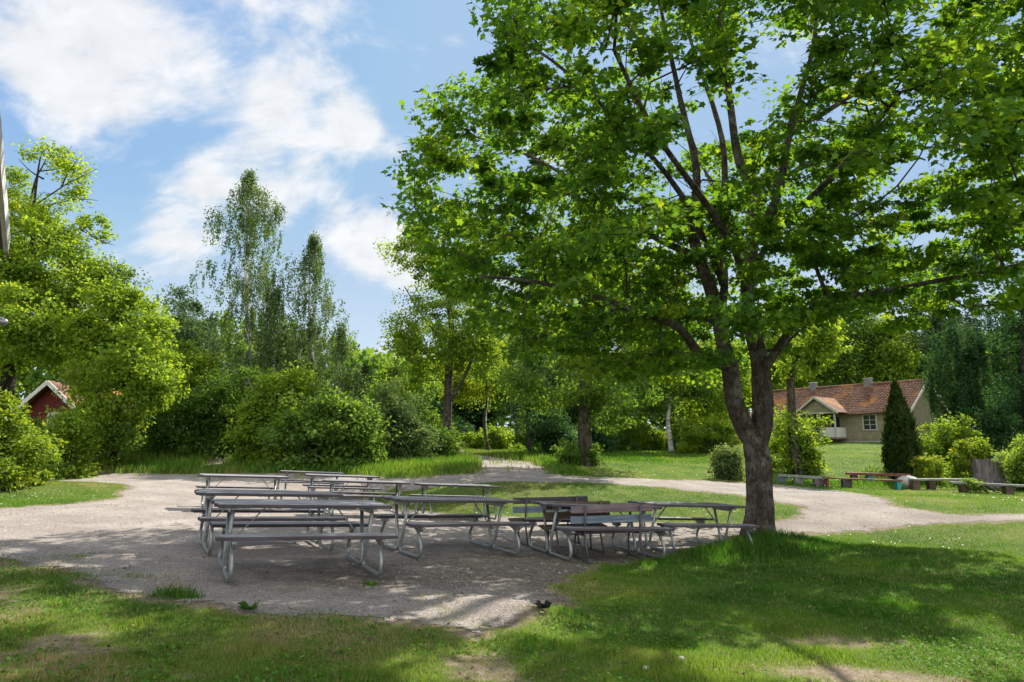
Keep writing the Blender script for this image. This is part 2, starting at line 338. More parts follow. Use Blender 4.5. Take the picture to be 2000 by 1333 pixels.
class MB:
    def __init__(s): s.v = []; s.f = []; s.sm = []
    def add(s, V, F, smooth=False):
        b = len(s.v); s.v += [tuple(map(float, q)) for q in V]; s.f += [tuple(int(i) + b for i in f) for f in F]; s.sm += [smooth] * len(F); return s
    def box(s, c, d, bev=.0, rz=0, M=None):
        x, y, z = [q / 2 for q in d]
        if bev > 0:
            b = min(bev, x * .9, y * .9, z * .9); V = []
            for sz, bb in ((-z, 1), (-z + b, 0), (z - b, 0), (z, 1)):
                i = b if bb else 0
                for (sx, sy) in ((-1, -1), (1, -1), (1, 1), (-1, 1)): V.append((sx * (x - i), sy * (y - i), sz))
            F = [(3, 2, 1, 0), (12, 13, 14, 15)]
            for l in range(3):
                for k in range(4): F.append((l * 4 + k, l * 4 + (k + 1) % 4, l * 4 + 4 + (k + 1) % 4, l * 4 + 4 + k))
        else:
            V = [(sx * x, sy * y, sz * z) for sz in (-1, 1) for (sx, sy) in ((-1, -1), (1, -1), (1, 1), (-1, 1))]
            F = [(3, 2, 1, 0), (4, 5, 6, 7), (0, 1, 5, 4), (1, 2, 6, 5), (2, 3, 7, 6), (3, 0, 4, 7)]
        V = [Vector(q) for q in V]
        if rz: V = [Matrix.Rotation(rz, 3, 'Z') @ q for q in V]
        if M is not None: V = [M @ q for q in V]
        return s.add([q + Vector(c) for q in V], F)
    def bar(s, a, b, w, h, bev=0):
        a, b = Vector(a), Vector(b); d = b - a; q = d.to_track_quat('X', 'Z').to_matrix()
        return s.box((a + b) / 2, (d.length, w, h), bev, M=q)
    def tube(s, pts, r, n=8, cap=True):
        V, F = sweep(np.array(pts, float), np.full(len(pts), r) if np.isscalar(r) else np.array(r), n, cap)
        return s.add(V, F, True)
    def prism(s, poly, h0, h1, axis='z'):
        n = len(poly); V = []
        for h in (h0, h1):
            for (a, b) in poly: V.append((a, b, h) if axis == 'z' else ((a, h, b) if axis == 'y' else (h, a, b)))
        F = [tuple(range(n))[::-1], tuple(range(n, 2 * n))] + [(i, (i + 1) % n, n + (i + 1) % n, n + i) for i in range(n)]
        return s.add(V, F)
    def build(s, name, m, parent=None, loc=None):
        me = bpy.data.meshes.new(name); me.from_pydata(s.v, [], s.f); me.polygons.foreach_set('use_smooth', s.sm); me.update()
        return link(name, me, m, parent, loc)
def sweep(pts, rad, n=8, cap=True):
    m_ = len(pts); T = np.gradient(pts, axis=0); T /= np.linalg.norm(T, axis=1)[:, None] + 1e-9
    ref = np.array([0., 0, 1]) if abs(T[0][2]) < .9 else np.array([1., 0, 0])
    u = np.cross(T[0], ref); u /= np.linalg.norm(u); U = [u]
    for i in range(1, m_):
        u = U[-1] - T[i] * np.dot(U[-1], T[i]); l = np.linalg.norm(u); U.append(u / l if l > 1e-6 else U[-1])
    U = np.array(U); Wv = np.cross(T, U); a = np.arange(n) * 2 * math.pi / n
    V = (pts[:, None] + rad[:, None, None] * (np.cos(a)[None, :, None] * U[:, None] + np.sin(a)[None, :, None] * Wv[:, None])).reshape(-1, 3)
    F = [(i * n + k, i * n + (k + 1) % n, (i + 1) * n + (k + 1) % n, (i + 1) * n + k) for i in range(m_ - 1) for k in range(n)]
    if cap: F += [tuple(range(n))[::-1], tuple(range((m_ - 1) * n, m_ * n))]
    return V, F
def smooth_path(pts, k=4):
    pts = np.array(pts, float); n = len(pts)
    if n < 3: return pts
    o = []
    for i in range(n - 1):
        p0, p1, p2, p3 = pts[max(i - 1, 0)], pts[i], pts[i + 1], pts[min(i + 2, n - 1)]
        for t in np.linspace(0, 1, k, endpoint=False):
            o.append(.5 * (2 * p1 + (p2 - p0) * t + (2 * p0 - 5 * p1 + 4 * p2 - p3) * t * t + (3 * p1 - p0 - 3 * p2 + p3) * t ** 3))
    o.append(pts[-1]); return np.array(o)

# ------------------------------------------------------------------ ground, gravel, paths
def px_poly(pts): return np.array([hit(*p)[:2] for p in pts])
def inpoly(x, y, poly):
    c = np.zeros(x.shape, bool); n = len(poly)
    for i in range(n):
        x0, y0 = poly[i]; x1, y1 = poly[(i + 1) % n]
        if y0 == y1: continue
        k = ((y0 > y) != (y1 > y)) & (x < (x1 - x0) * (y - y0) / (y1 - y0) + x0); c ^= k
    return c
YARD = px_poly([(-500, 1000), (0, 996), (150, 986), (240, 972), (262, 958), (235, 946), (130, 940), (60, 938), (60, 928), (118, 923), (250, 926), (400, 928), (560, 926), (700, 930), (800, 937), (760, 950), (700, 960), (690, 975), (740, 990), (850, 1003),
                (1000, 1012), (1130, 1020), (1300, 1022), (1420, 1026), (1450, 1045), (1400, 1062), (1290, 1085), (1180, 1105), (1100, 1125), (1090, 1150), (1105, 1175), (1050, 1200), (1005, 1225), (950, 1258), (880, 1245), (800, 1222), (700, 1210), (600, 1203), (460, 1198),
                (360, 1172), (200, 1160), (130, 1135), (70, 1105), (0, 1095), (-500, 1060)])
PATH = px_poly([(760, 951), (800, 937), (880, 930), (935, 925), (950, 915), (930, 900), (895, 888), (890, 880), (893, 873), (903, 873), (900, 880), (905, 888), (960, 893), (1030, 903), (1060, 915), (1060, 926), (1150, 932), (1240, 936), (1380, 940), (1450, 944), (1520, 948), (1600, 956), (1690, 966), (1740, 985), (1800, 1003),
                (2000, 1008), (2600, 1015), (2600, 1030), (2000, 1016), (1850, 1020), (1700, 1032), (1560, 1042), (1450, 1046), (1420, 1026), (1500, 1020), (1580, 1006), (1560, 990), (1460, 970), (1300, 952), (1180, 944), (1060, 941), (920, 946)])
SPUR = px_poly([(385, 915), (410, 913), (428, 898), (400, 888), (355, 884), (350, 880), (390, 880), (430, 886), (440, 895), (425, 915)])
def dist_poly(x, y, poly):
    d = np.full(x.shape, 1e9); n = len(poly)
    for i in range(n):
        a, b = poly[i], poly[(i + 1) % n]; ab = b - a; t = np.clip(((x - a[0]) * ab[0] + (y - a[1]) * ab[1]) / (ab @ ab + 1e-9), 0, 1)
        d = np.minimum(d, np.hypot(x - a[0] - t * ab[0], y - a[1] - t * ab[1]))
    return d
def sgn(x, y, poly): return np.where(inpoly(x, y, poly), 1, -1) * dist_poly(x, y, poly)
def gravel_sd(x, y):
    """>0 inside the gravel, metres from its ragged edge"""
    s_ = np.maximum(np.maximum(sgn(x, y, YARD), sgn(x, y, PATH)), sgn(x, y, SPUR))
    return s_ + (fbm(x * 1.3, y * 1.3, 4, 5) - .5) * .9 + (fbm(x * 6, y * 6, 3, 9) - .5) * .25
def relief(x, y):
    return (fbm(x * .9, y * .9, 4, 21) - .5) * .1 * np.clip(1.4 - np.abs(y - 6) / 9, .35, 1) + (fbm(x * 5, y * 5, 3, 33) - .5) * .035 + (fbm(x * 2.2, y * 2.2, 3, 43) - .5) * .04 * (y < 14)
    
HEAP = hit(960, 1188)
def gh(x, y):
    x = np.atleast_1d(np.asarray(x, float)); y = np.atleast_1d(np.asarray(y, float))
    h = tz(x, y) + relief(x, y)
    for (dx, dy, s_, a) in ((0, 0, .38, .09), (.55, -.25, .25, .06), (-.8, .1, .4, .04), (.2, -.55, .3, -.03)):
        h += a * np.exp(-((x - HEAP[0] - dx) ** 2 + (y - HEAP[1] - dy) ** 2) / s_ ** 2)
    return h
def g1(x, y): return float(gh(x, y)[0])
def axis(a, b, lo, hi, st, gr):
    v = [lo]
    while v[-1] < hi: v.append(v[-1] + st)
    s_ = st
    while v[-1] < b: s_ *= gr; v.append(v[-1] + s_)
    s_ = st; w_ = [lo]
    while w_[-1] > a: s_ *= gr; w_.append(w_[-1] - s_)
    return np.array(w_[1:][::-1] + v)
xs = axis(-160, 170, -9.5, 10, .085, 1.05); ys = axis(-25, 260, 3.2, 14, .08, 1.03)
gx, gy = np.meshgrid(xs, ys); nx, ny = len(xs), len(ys)
dx = np.gradient(xs)[None, :]; dy = np.gradient(ys)[:, None]
jx = gx + (rng.random(gx.shape) - .5) * dx * .5; jy = gy + (rng.random(gx.shape) - .5) * dy * .5
hz = gh(jx, jy); sdg = gravel_sd(jx, jy)
idx = np.arange(nx * ny).reshape(ny, nx)
F = np.stack([idx[:-1, :-1], idx[:-1, 1:], idx[1:, 1:], idx[1:, :-1]], -1).reshape(-1, 4)
V = np.stack([jx, jy, hz], -1).reshape(-1, 3)
def worn_map(x, y):
    s_ = gravel_sd(x, y)
    w_ = np.clip(1 + s_ / .35, 0, 1) * .75
    w_ = np.maximum(w_, np.clip((fbm(x * 1.3 + 5, y * 1.3, 5, 77) - .56) * 5, 0, .5) * np.clip((8.5 - y) / 3, 0, 1) * np.where(x < .3, 1, .25))
    b = hit(1690, 1322); w_ = np.maximum(w_, .85 * np.exp(-(((x - b[0]) / .75) ** 2 + ((y - b[1]) / .22) ** 2)))
    b = hit(1640, 1255); w_ = np.maximum(w_, .5 * np.exp(-(((x - b[0]) / .7) ** 2 + ((y - b[1]) / .25) ** 2)))
    b = hit(1000, 1270); w_ = np.maximum(w_, .0 * np.exp(-(((x - b[0]) / .25) ** 2 + ((y - b[1]) / .2) ** 2)))
    b = hit(40, 1110); w_ = np.maximum(w_, .5 * np.exp(-(((x - b[0]) / 1.6) ** 2 + ((y - b[1]) / .5) ** 2)))
    return w_
wm = worn_map(jx, jy)
ground = link('ground', mesh_uniform('ground', V, F, smooth=True, pattr=wm.ravel()), 'ground_soil'); tag(ground, kind='structure')
# trodden dirt round the tables, deepened to paint in the shade there
dirt_shade = np.exp(-(((jx - 1.6) / 2.6) ** 2 + ((jy - 10.0) / 1.7) ** 2)) * .6 + np.exp(-(((jx + 1.2) / 2.2) ** 2 + ((jy - 7.8) / 1.5) ** 2)) * .5
dirt_shade += np.clip(.35 - sdg, 0, .35) * .8
cx, cy = jx[:-1, :-1].ravel(), jy[:-1, :-1].ravel()
cell = (sdg[:-1, :-1] + sdg[1:, 1:] + sdg[:-1, 1:] + sdg[1:, :-1]).ravel() / 4
yard_side = sgn(cx, cy, YARD) > sgn(cx, cy, PATH)
for nm, sel in (('gravel_yard', (cell > 0) & yard_side), ('gravel_path', (cell > 0) & ~yard_side)):
    f = F[sel]; u, inv = np.unique(f, return_inverse=True)
    v = V[u].copy(); v[:, 2] += .004
    tag(link(nm, mesh_uniform(nm, v, inv.reshape(-1, 4), smooth=True, pattr=dirt_shade.ravel()[u]), 'gravel'), kind='structure')

# ------------------------------------------------------------------ grass
def scatter_view(n, d0, d1, half=.95, pw=1.0):
    """density falling with distance from the camera, over a wedge wider than the picture"""
    u = rng.random(n); d = d0 * (d1 / d0) ** u
    x = (rng.random(n) * 2 - 1) * half * d
    return x, d
def blades(x, y, h, w, v, name, curve=.35, z=None):
    n = len(x); z = gh(x, y) if z is None else z
    a = rng.random(n) * 2 * np.pi; l = rng.random(n) * 2 * np.pi; lean = h * curve * (0.3 + rng.random(n))
    b = np.stack([x, y, z - .005], -1); s_ = np.stack([np.cos(a), np.sin(a), 0 * a], -1) * (w / 2)[:, None]
    tip = b + np.stack([np.cos(l) * lean, np.sin(l) * lean, h], -1); md = b + np.stack([np.cos(l) * lean * .3, np.sin(l) * lean * .3, h * .55], -1)
    V = np.stack([b - s_, b + s_, md + s_ * .8, tip, md - s_ * .8], 1).reshape(-1, 3)
    F = np.arange(n * 5).reshape(-1, 5)
    return mesh_uniform(name, V, F, attr=v)
def grass_value(x, y):
    v = .33 + (fbm(x * .8, y * .8, 4, 3) - .5) * 1.15 - .07 * (x > 1) + (fbm(x * .25 + 4, y * .25, 3, 66) - .5) * .7 + (rng.random(len(x)) - .5) * .35  # shade on the right-hand lawn painted in as darker green blades
    v += .26 * np.clip((y - 13) / 6, 0, 1)  # far lawn's sunlit yellow put into the blade colour
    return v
tree_xy = (5.38, 14.0)
def tall(x, y):
    """height of the uncut grass"""
    t = np.zeros(len(x))
    bank = np.clip((y - 23.5) / 2, 0, 1) * np.clip((3.5 - x) / 2, 0, 1) * np.clip((40 - y) / 3, 0, 1)
    t += .22 * bank
    t += .24 * np.exp(-(((x - 3.9) / 1.5) ** 2 + ((y - 11.2 - (x - 3.9) * .6) / .55) ** 2))
    t += .22 * np.exp(-(((x - 5.3) / .75) ** 2 + ((y - 13.5) / .6) ** 2))
    t += .15 * np.clip(1 - np.abs(y - 26.2) / 1.5, 0, 1) * np.clip((x - 9) / 2, 0, 1)
    t += .12 * np.clip((y - 33) / 3, 0, 1) * np.exp(-((x - 4) / 6) ** 2)
    return t
x, y = scatter_view(1050000, 2.9, 62, 1.15)
s_ = gravel_sd(x, y); wv_ = worn_map(x, y)
keep = (s_ < -.02) & (rng.random(len(x)) > np.clip(wv_ * 1.25, 0, .93)) | ((s_ < .25) & (rng.random(len(x)) < .035)) | ((s_ > 0) & (fbm(x * 1.5, y * 1.5, 3, 55) > .66) & (rng.random(len(x)) < .25) & (s_ < 1.2))
x, y, s_, wv_ = x[keep], y[keep], s_[keep], wv_[keep]
hh_ = (.014 + .024 * rng.random(len(x)) + .03 * np.clip(fbm(x * 2.1, y * 2.1, 3, 8) - .52, 0, 1) * 4 * (y < 12)) * np.clip(1 - .4 * wv_, .4, 1)
tl = tall(x, y); hh_ = hh_ + tl * (.4 + .8 * rng.random(len(x))); hh_ *= 1 + .012 * y
wd = np.maximum(.0042, y * .00095)
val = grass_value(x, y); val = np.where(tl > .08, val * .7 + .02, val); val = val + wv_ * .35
lf = np.clip((.8 - x) / 2, 0, 1) * np.clip((8.5 - y) / 2, 0, 1); val = val + lf * (.1 + .5 * np.clip(fbm(x * 1.7, y * 1.7, 4, 101) - .47, 0, 1) * 3)
val = np.where(rng.random(len(x)) < .05 + .3 * wv_ + .16 * lf, .88 + .12 * rng.random(len(x)), val)
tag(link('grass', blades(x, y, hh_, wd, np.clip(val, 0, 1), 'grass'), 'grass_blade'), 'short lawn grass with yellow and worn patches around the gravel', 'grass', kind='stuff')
# bigger tufts on the yard
def tuft(name, px, py, n, h, r, label, seed=False, v=.35, cat='grass tuft', grp=None):
    b = hit(px, py); x = b[0] + np.clip(rng.normal(0, r * .8, n), -1.5 * r, 1.5 * r); y = b[1] + np.clip(rng.normal(0, r * .5, n), -r, r)
    o = link(name, blades(x - b[0], y - b[1], h * (.4 + .8 * rng.random(n)), np.full(n, .007), np.clip(v + (rng.random(n) - .5) * .4, 0, 1), name, .5, z=gh(x, y) - g1(b[0], b[1])), 'grass_blade', loc=(b[0], b[1], g1(b[0], b[1])))
    tag(o, label, cat, grp)
    if seed:
        for i in range(22):
            m_ = MB()
            xx, yy = rng.normal(0, r), rng.normal(0, r * .6); hh = h * (1.5 + .9 * random.random()); lx, ly = random.uniform(-.05, .05), random.uniform(-.05, .05)
            m_.tube([(xx, yy, 0), (xx + lx * .4, yy + ly * .4, hh * .6), (xx + lx, yy + ly, hh)], [.0018, .0015, .001], 3)
            m_.tube([(xx + lx * .9, yy + ly * .9, hh * .86), (xx + lx, yy + ly, hh), (xx + lx * 1.2, yy + ly * 1.2, hh * 1.1)], [.003, .005, .001], 4)
            m_.build('seed_stalk', 'straw', o)
tuft('grass_tuft', 345, 1172, 420, .1, .13, 'tall seeding grass tuft on the gravel left of the front table', True)
tuft('grass_tuft', 725, 1142, 120, .06, .05, 'small grass tuft by the right foot of the front table')
tuft('grass_tuft', 145, 1128, 200, .05, .16, 'low flat grass patch on the gravel near the left edge')
def stars(name, px, py, label, cat, m_, n=16, r=.09, w=.03):
    b = hit(px, py); mb = MB()
    for i in range(n):
        a = random.random() * 6.28; l = r * random.uniform(.5, 1.1); e = random.uniform(.2, .9)
        u = Vector((math.cos(a), math.sin(a), 0)); s2 = Vector((-u.y, u.x, 0)) * w * .5
        p1 = u * l * .5 + Vector((0, 0, l * e * .8)); p2 = u * l + Vector((0, 0, l * e * .7))
        mb.add([-s2 * .3, s2 * .3, p1 + s2, p2, p1 - s2], [(0, 1, 2, 3, 4)])
    o = mb.build(name, m_, loc=(b[0], b[1], g1(b[0], b[1]) + .012)); tag(o, label, cat); return o

# ------------------------------------------------------------------ leaves
HALF = {'maple': [(0, 0), (.3, -.05), (.25, .18), (.55, .42), (.27, .5), (.2, .66), (0, 1)],
        'oval': [(0, 0), (.27, .3), (.24, .68), (0, 1)], }
def leaf_mesh(name, Pn, Nn, Dn, size, v, kind='quad', wid=1.0):
    """Pn base points, Nn normals, Dn leaf direction"""
    Dn = Dn - Nn * (Dn * Nn).sum(1)[:, None]; Dn /= np.linalg.norm(Dn, axis=1)[:, None] + 1e-9; X = np.cross(Dn, Nn)
    if kind == 'quad':
        T = [(0, 0), (.34, .45), (0, 1), (-.34, .45)]; groups = [T]
    else:
        h = HALF[kind]; groups = [h, [(-a, b) for a, b in h[::-1]]]
    Vs = []
    for T in groups:
        for (a, b) in T:
            Vs.append(Pn + (X * (a * wid) + Dn * b + Nn * (-.28 * abs(a) - .22 * b * b + .05)) * size[:, None])
    k = len(groups[0]); V = np.stack(Vs, 1).reshape(-1, 3); F = np.arange(len(V)).reshape(-1, k)
    if len(groups) > 1: v = np.repeat(v, 2)
    return mesh_uniform(name, V, F, attr=v)
def unit(v): return v / (np.linalg.norm(v, axis=-1, keepdims=True) + 1e-9)

def grow(seeds, attr, step=.5, wpath=.3, minr=.01, expo=2.35):
    """seeds: polylines (pts, radii, parent_point or None); attr: points the twigs reach for"""
    nodes = []; par = []; rmin = []; plen = []
    for pts, rr in seeds:
        pts = np.array(pts, float)
        if nodes:
            A = np.array(nodes); j = int(np.argmin(((A - pts[0]) ** 2).sum(1)))
        else: j = -1
        sp_ = smooth_path(pts, 4); rs = np.interp(np.linspace(0, 1, len(sp_)), np.linspace(0, 1, len(rr)), rr)
        for i, p in enumerate(sp_):
            if i == 0 and j >= 0 and np.linalg.norm(p - nodes[j]) < .02: continue
            nodes.append(p); par.append(j); rmin.append(rs[i]); plen.append((plen[j] + np.linalg.norm(p - nodes[j])) if j >= 0 else 0); j = len(nodes) - 1
    nseed = len(nodes)
    A = np.zeros((len(nodes) + len(attr) * 14, 3)); A[:nseed] = nodes; PL = np.zeros(len(A)); PL[:nseed] = plen
    cnt = nseed
    low = np.min(A[:nseed, 2])
    pen = np.where(A[:nseed, 2] < low + .22 * (np.max(A[:nseed, 2]) - low), 3., 0.)
    PEN = np.zeros(len(A)); PEN[:nseed] = pen
    d0 = np.array([np.min(((A[:nseed] - a) ** 2).sum(1)) for a in attr]); order = np.argsort(d0); ends = []
    for k in order:
        a = attr[k]; d = np.linalg.norm(A[:cnt] - a, axis=1)
        # favour nodes that lie below and inside
        c = d + wpath * PL[:cnt] * .35 + PEN[:cnt] + .5 * np.maximum(A[:cnt, 2] - a[2], 0)
        j = int(np.argmin(c)); D = d[j]; ns = int(np.clip(D / step, 1, 6))
        p0 = A[j]; pd = unit(A[j] - A[par[j]]) if par[j] >= 0 else np.array([0, 0, 1.])
        mid = p0 + pd * D * .35 + np.array([0, 0, .06 * D]) + rng.normal(0, .04 * D, 3)
        last = j
        for i in range(1, ns + 1):
            t = i / ns; p = (1 - t) ** 2 * p0 + 2 * t * (1 - t) * mid + t * t * a
            A[cnt] = p; par.append(last); rmin.append(minr); PL[cnt] = PL[last] + D / ns; last = cnt; cnt += 1
            if cnt >= len(A) - 8: break
        ends.append((last, k))
        if cnt >= len(A) - 8: break
    A = A[:cnt]; par = np.array(par); ch = [[] for _ in range(cnt)]
    acc_ = np.zeros(cnt)
    rad = np.array(rmin, float)
    for i in range(cnt - 1, -1, -1):
        rr = max(acc_[i] ** (1 / expo) if acc_[i] > 0 else 0, rad[i]) if i >= nseed else rad[i]
        rad[i] = rr
        if par[i] >= 0: acc_[par[i]] += rr ** expo; ch[par[i]].append(i)
    # child never thicker than its parent
    for i in range(cnt):
        if par[i] >= 0 and i >= nseed: rad[i] = min(rad[i], rad[par[i]] * .85)
    return A, par, ch, rad, ends
def skeleton_mesh(mb, A, par, ch, rad, nside=8, rcut=.0, ridge=0):
    starts = [(0, -1)]; sz = rad
    while starts:
        i, p = starts.pop(); chain = [p, i] if p >= 0 else [i]
        while ch[i]:
            c = max(ch[i], key=lambda q: sz[q])
            for q in ch[i]:
                if q != c: starts.append((q, i))
            chain.append(c); i = c
        if len(chain) < 2: continue
        r = rad[chain].copy()
        if p >= 0: r[0] = min(r[0], r[1] * 1.25)
        if r.max() < rcut: continue
        n = nside if r.max() > .1 else (6 if r.max() > .035 else 4)
        C_ = A[chain]
        if ridge and r.max() > .1:
            t_ = np.arange(len(chain)); tt = np.linspace(0, len(chain) - 1, len(chain) * 4); C_ = np.stack([np.interp(tt, t_, C_[:, k]) for k in range(3)], -1); r = np.interp(tt, t_, r)
            n = 40; V, Fc = sweep(C_, r, n, True); ai = np.tile(np.arange(n), len(C_)); li = np.repeat(np.cumsum(np.concatenate([[0], np.linalg.norm(np.diff(C_, axis=0), axis=1)])), n)
            an = ai / n * 2 * np.pi; d_ = np.abs(fbm(np.cos(an) * 5 + li * .35 + 20, np.sin(an) * 5 + li * 1.1 + 20, 3, 19) - .5) * 2; hgt = V[:, 2] - A[0][2]
            fl = np.clip(1 - (hgt - .1) / .8, 0, 1) ** 2 * (.22 + .3 * (.5 + .5 * np.cos(an * 5 + 1))) * (1 if p < 0 else 0)
            rr_ = np.repeat(r, n); cc_ = np.repeat(C_, n, 0); u_ = (V - cc_) / rr_[:, None]; V = cc_ + u_ * (rr_ * (1 + fl) + ridge * (d_ - .45) * np.clip(rr_ / .3, .3, 1))[:, None]
        else: V, Fc = sweep(C_, r, n, True)
        mb.add(V, Fc, True)

def lobes_pts(lobes, n, d, depth=1.0, shell=.55, loose=0.):
    """points spread through ellipsoids given by image centre and radii at distance d"""
    sc = d / FPX; vol = np.array([(l[2] * l[3]) ** 1.1 * (l[5] if len(l) > 5 else 1) for l in lobes]); cnt = np.maximum(1, (vol / vol.sum() * n).astype(int)); o = []
    for l, k in zip(lobes, cnt):
        dd = d + (l[4] if len(l) > 4 else 0); c = P(l[0], l[1], dd); kk = k; k = int(k * 2.3) + 4; u = unit(rng.normal(0, 1, (k, 3))); r = (shell + (1 - shell) * rng.random(k) ** .6)
        r = r * (.62 + .75 * fbm(u[:, 0] * 1.7 + u[:, 2] * .8 + l[0] * .13, u[:, 1] * 1.7 + u[:, 2] * 1.4 + l[1] * .17, 3, 71))
        r = np.where(rng.random(k) < .1, r * (1.1 + .3 * rng.random(k)), r)
        w_ = c + u * r[:, None] * np.array([l[2] * sc, (l[2] + l[3]) * .5 * sc * depth, l[3] * sc]); fq = 26. / d
        nn = fbm(w_[:, 0] * fq + w_[:, 2] * fq * .6 + 3, w_[:, 1] * fq + w_[:, 2] * fq * .9, 2, 53); nn = nn + rng.normal(0, 1, k) * loose; o.append(w_[np.argsort(-nn)[:kk]])
    return np.concatenate(o)

def clear_view(p):
    c_, s_ = math.cos(PITCH), math.sin(PITCH); q = p - [0, 0, CAMH]; dep = q[:, 1] * c_ + q[:, 2] * s_
    ix = 1000 + FPX * q[:, 0] / dep; iy = 666.5 - FPX * (-q[:, 1] * s_ + q[:, 2] * c_) / dep
    k = ((ix - 76) / 60) ** 2 + ((iy - 756) / 60) ** 2 < 1
    return ~((p[:, 1] < 41) & k)
def foliage(pts, centre, per, rad, flat, size, upb, kind, wid=1.0, hang=0, vbias=0, vspread=.22, outw=.5):
    """leaves around each twig end; returns arrays"""
    k = len(pts); n = k * per; c = np.repeat(pts, per, 0)
    crad = np.repeat(rad * (.35 + 1.25 * rng.random(k) ** 1.3), per)
    q = unit(rng.normal(0, 1, (n, 3))) * (rng.random(n) ** .45)[:, None] * crad[:, None]; q[:, 2] *= flat
    if hang: q[:, 2] -= np.abs(rng.random(n)) * hang * 1.0; q[:, :2] *= .45
    p = c + q
    o_ = unit(p - centre); rad_ = unit(q + 1e-4)
    N_ = unit(np.array([0, 0, upb]) + o_ * outw * .6 + rng.normal(0, .75, (n, 3)))
    D_ = unit(rad_ * .7 + o_ * .5 + np.array([0, 0, -.45 - (.8 if hang else 0)]) + rng.normal(0, .45, (n, 3)))
    v = np.clip(.42 + vbias + np.repeat(rng.normal(0, vspread * .6, k), per) + rng.normal(0, vspread * .6, n), 0, 1)
    s_ = size * (.65 + .6 * rng.random(n))
    return p, N_, D_, s_, v
def ground_pt(px, d):
    X = (px - 1000) / FPX * d; return np.array([X, d, g1(X, d)])

def tree(name, label, cat, px, d, lobes, n, per, lsize, crad, leafm, barkm, tr=.22, kind='quad', group=None, flat=.6, upb=.7, hang=0, depth=1.0, stems=None, top=None, vb=0, wid=1, extra=None, shell=.5, minr=.01, lean=0, wpath=.3):
    b = ground_pt(px, d); pts = lobes_pts(lobes, n, d, depth, shell, .07)
    pts = pts[(pts[:, 2] > tz(pts[:, 0], pts[:, 1]) + .15) & clear_view(pts)]
    root = thing(name, label, cat, b, 0, group)
    if stems is None:
        zt = np.percentile(pts[:, 2], 88); mx = np.mean(pts[:, 0])
        h = zt - b[2]; tops = np.array([b[0] * .6 + mx * .4 + lean, d, zt])
        wob = rng.normal(0, .02 * h, (3, 2))
        seeds = [([b - np.array([0, 0, .15]), b + (tops - b) * .3 + [wob[0][0], wob[0][1], 0], b + (tops - b) * .6 + [wob[1][0], wob[1][1], 0], tops], [tr, tr * .72, tr * .45, tr * .12])]
    else:
        seeds = [([P(*q) if len(q) == 3 else q for q in s_[0]], s_[1]) for s_ in stems]
        seeds[0] = ([b - np.array([0, 0, .15])] + list(seeds[0][0]), [seeds[0][1][0] * 1.15] + list(seeds[0][1]))
    A, par, ch, rad, ends = grow(seeds, pts, step=.6 if d < 40 else 1.2, minr=minr, wpath=wpath)
    mb = MB(); skeleton_mesh(mb, A - b, par, ch, rad, 9)
    if extra: extra(mb, b)
    mb.build('trunk', barkm, root)
    ctr = pts.mean(0) - np.array([0, 0, .5])
    p, N_, D_, s_, v = foliage(pts, ctr, int(per * 1.45), crad * 1.05, flat, lsize * .78, upb, kind, hang=hang, vbias=vb)
    link('crown', leaf_mesh('crown', p - b, N_, D_, s_, v, kind, wid), leafm, root)
    return root
def shrub(name, label, px, d, lobes, n, per, lsize, crad, leafm, group=None, kind='quad', vb=0, cat='shrub', flat=.8, upb=.6, depth=1.0, basepx=None, wid=1):
    b = ground_pt(basepx or px, d); pts = lobes_pts(lobes, n, d, depth, .25, .25); nl = int(len(pts) * .3); lw = pts[rng.integers(0, len(pts), nl)].copy(); lw[:, 2] = tz(lw[:, 0], lw[:, 1]) + .1 + .35 * crad * rng.random(nl) * 2; sh = rng.random(len(pts)) < .2; pts[sh, 2] += rng.random(int(sh.sum())) * crad * .9; pts[sh, 0] += rng.normal(0, crad * .7, int(sh.sum())); pts = np.concatenate([pts, lw]); pts = pts[clear_view(pts)]
    g_ = tz(pts[:, 0], pts[:, 1]); pts[:, 2] = np.maximum(pts[:, 2], g_ + .1 + .2 * rng.random(len(pts)))
    root = thing(name, label, cat, b, 0, group); mb = MB()
    ctr = pts.mean(0); ctr[2] = b[2]
    for q in pts[:min(len(pts), 40)]:
        s0 = b + np.array([rng.normal(0, .25), rng.normal(0, .2), -.05]) + (q - b) * .55 * rng.random(); s0[2] = g1(s0[0], s0[1]) - .05
        mdp = s0 * .45 + q * .55 + np.array([0, 0, .15]); mb.tube([s0 - b, mdp - b, q - b], [.017, .012, .005], 4, False)
    mb.build('stem', 'bark_dark', root)
    p, N_, D_, s_, v = foliage(pts, ctr, int(per * 1.3), crad, flat, lsize * .82, upb, kind, vbias=vb)
    gz_ = tz(p[:, 0], p[:, 1]); p[:, 2] = np.maximum(p[:, 2], gz_ + .03)
    link('foliage', leaf_mesh('foliage', p - b, N_, D_, s_, v, kind, wid), leafm, root)
    return root

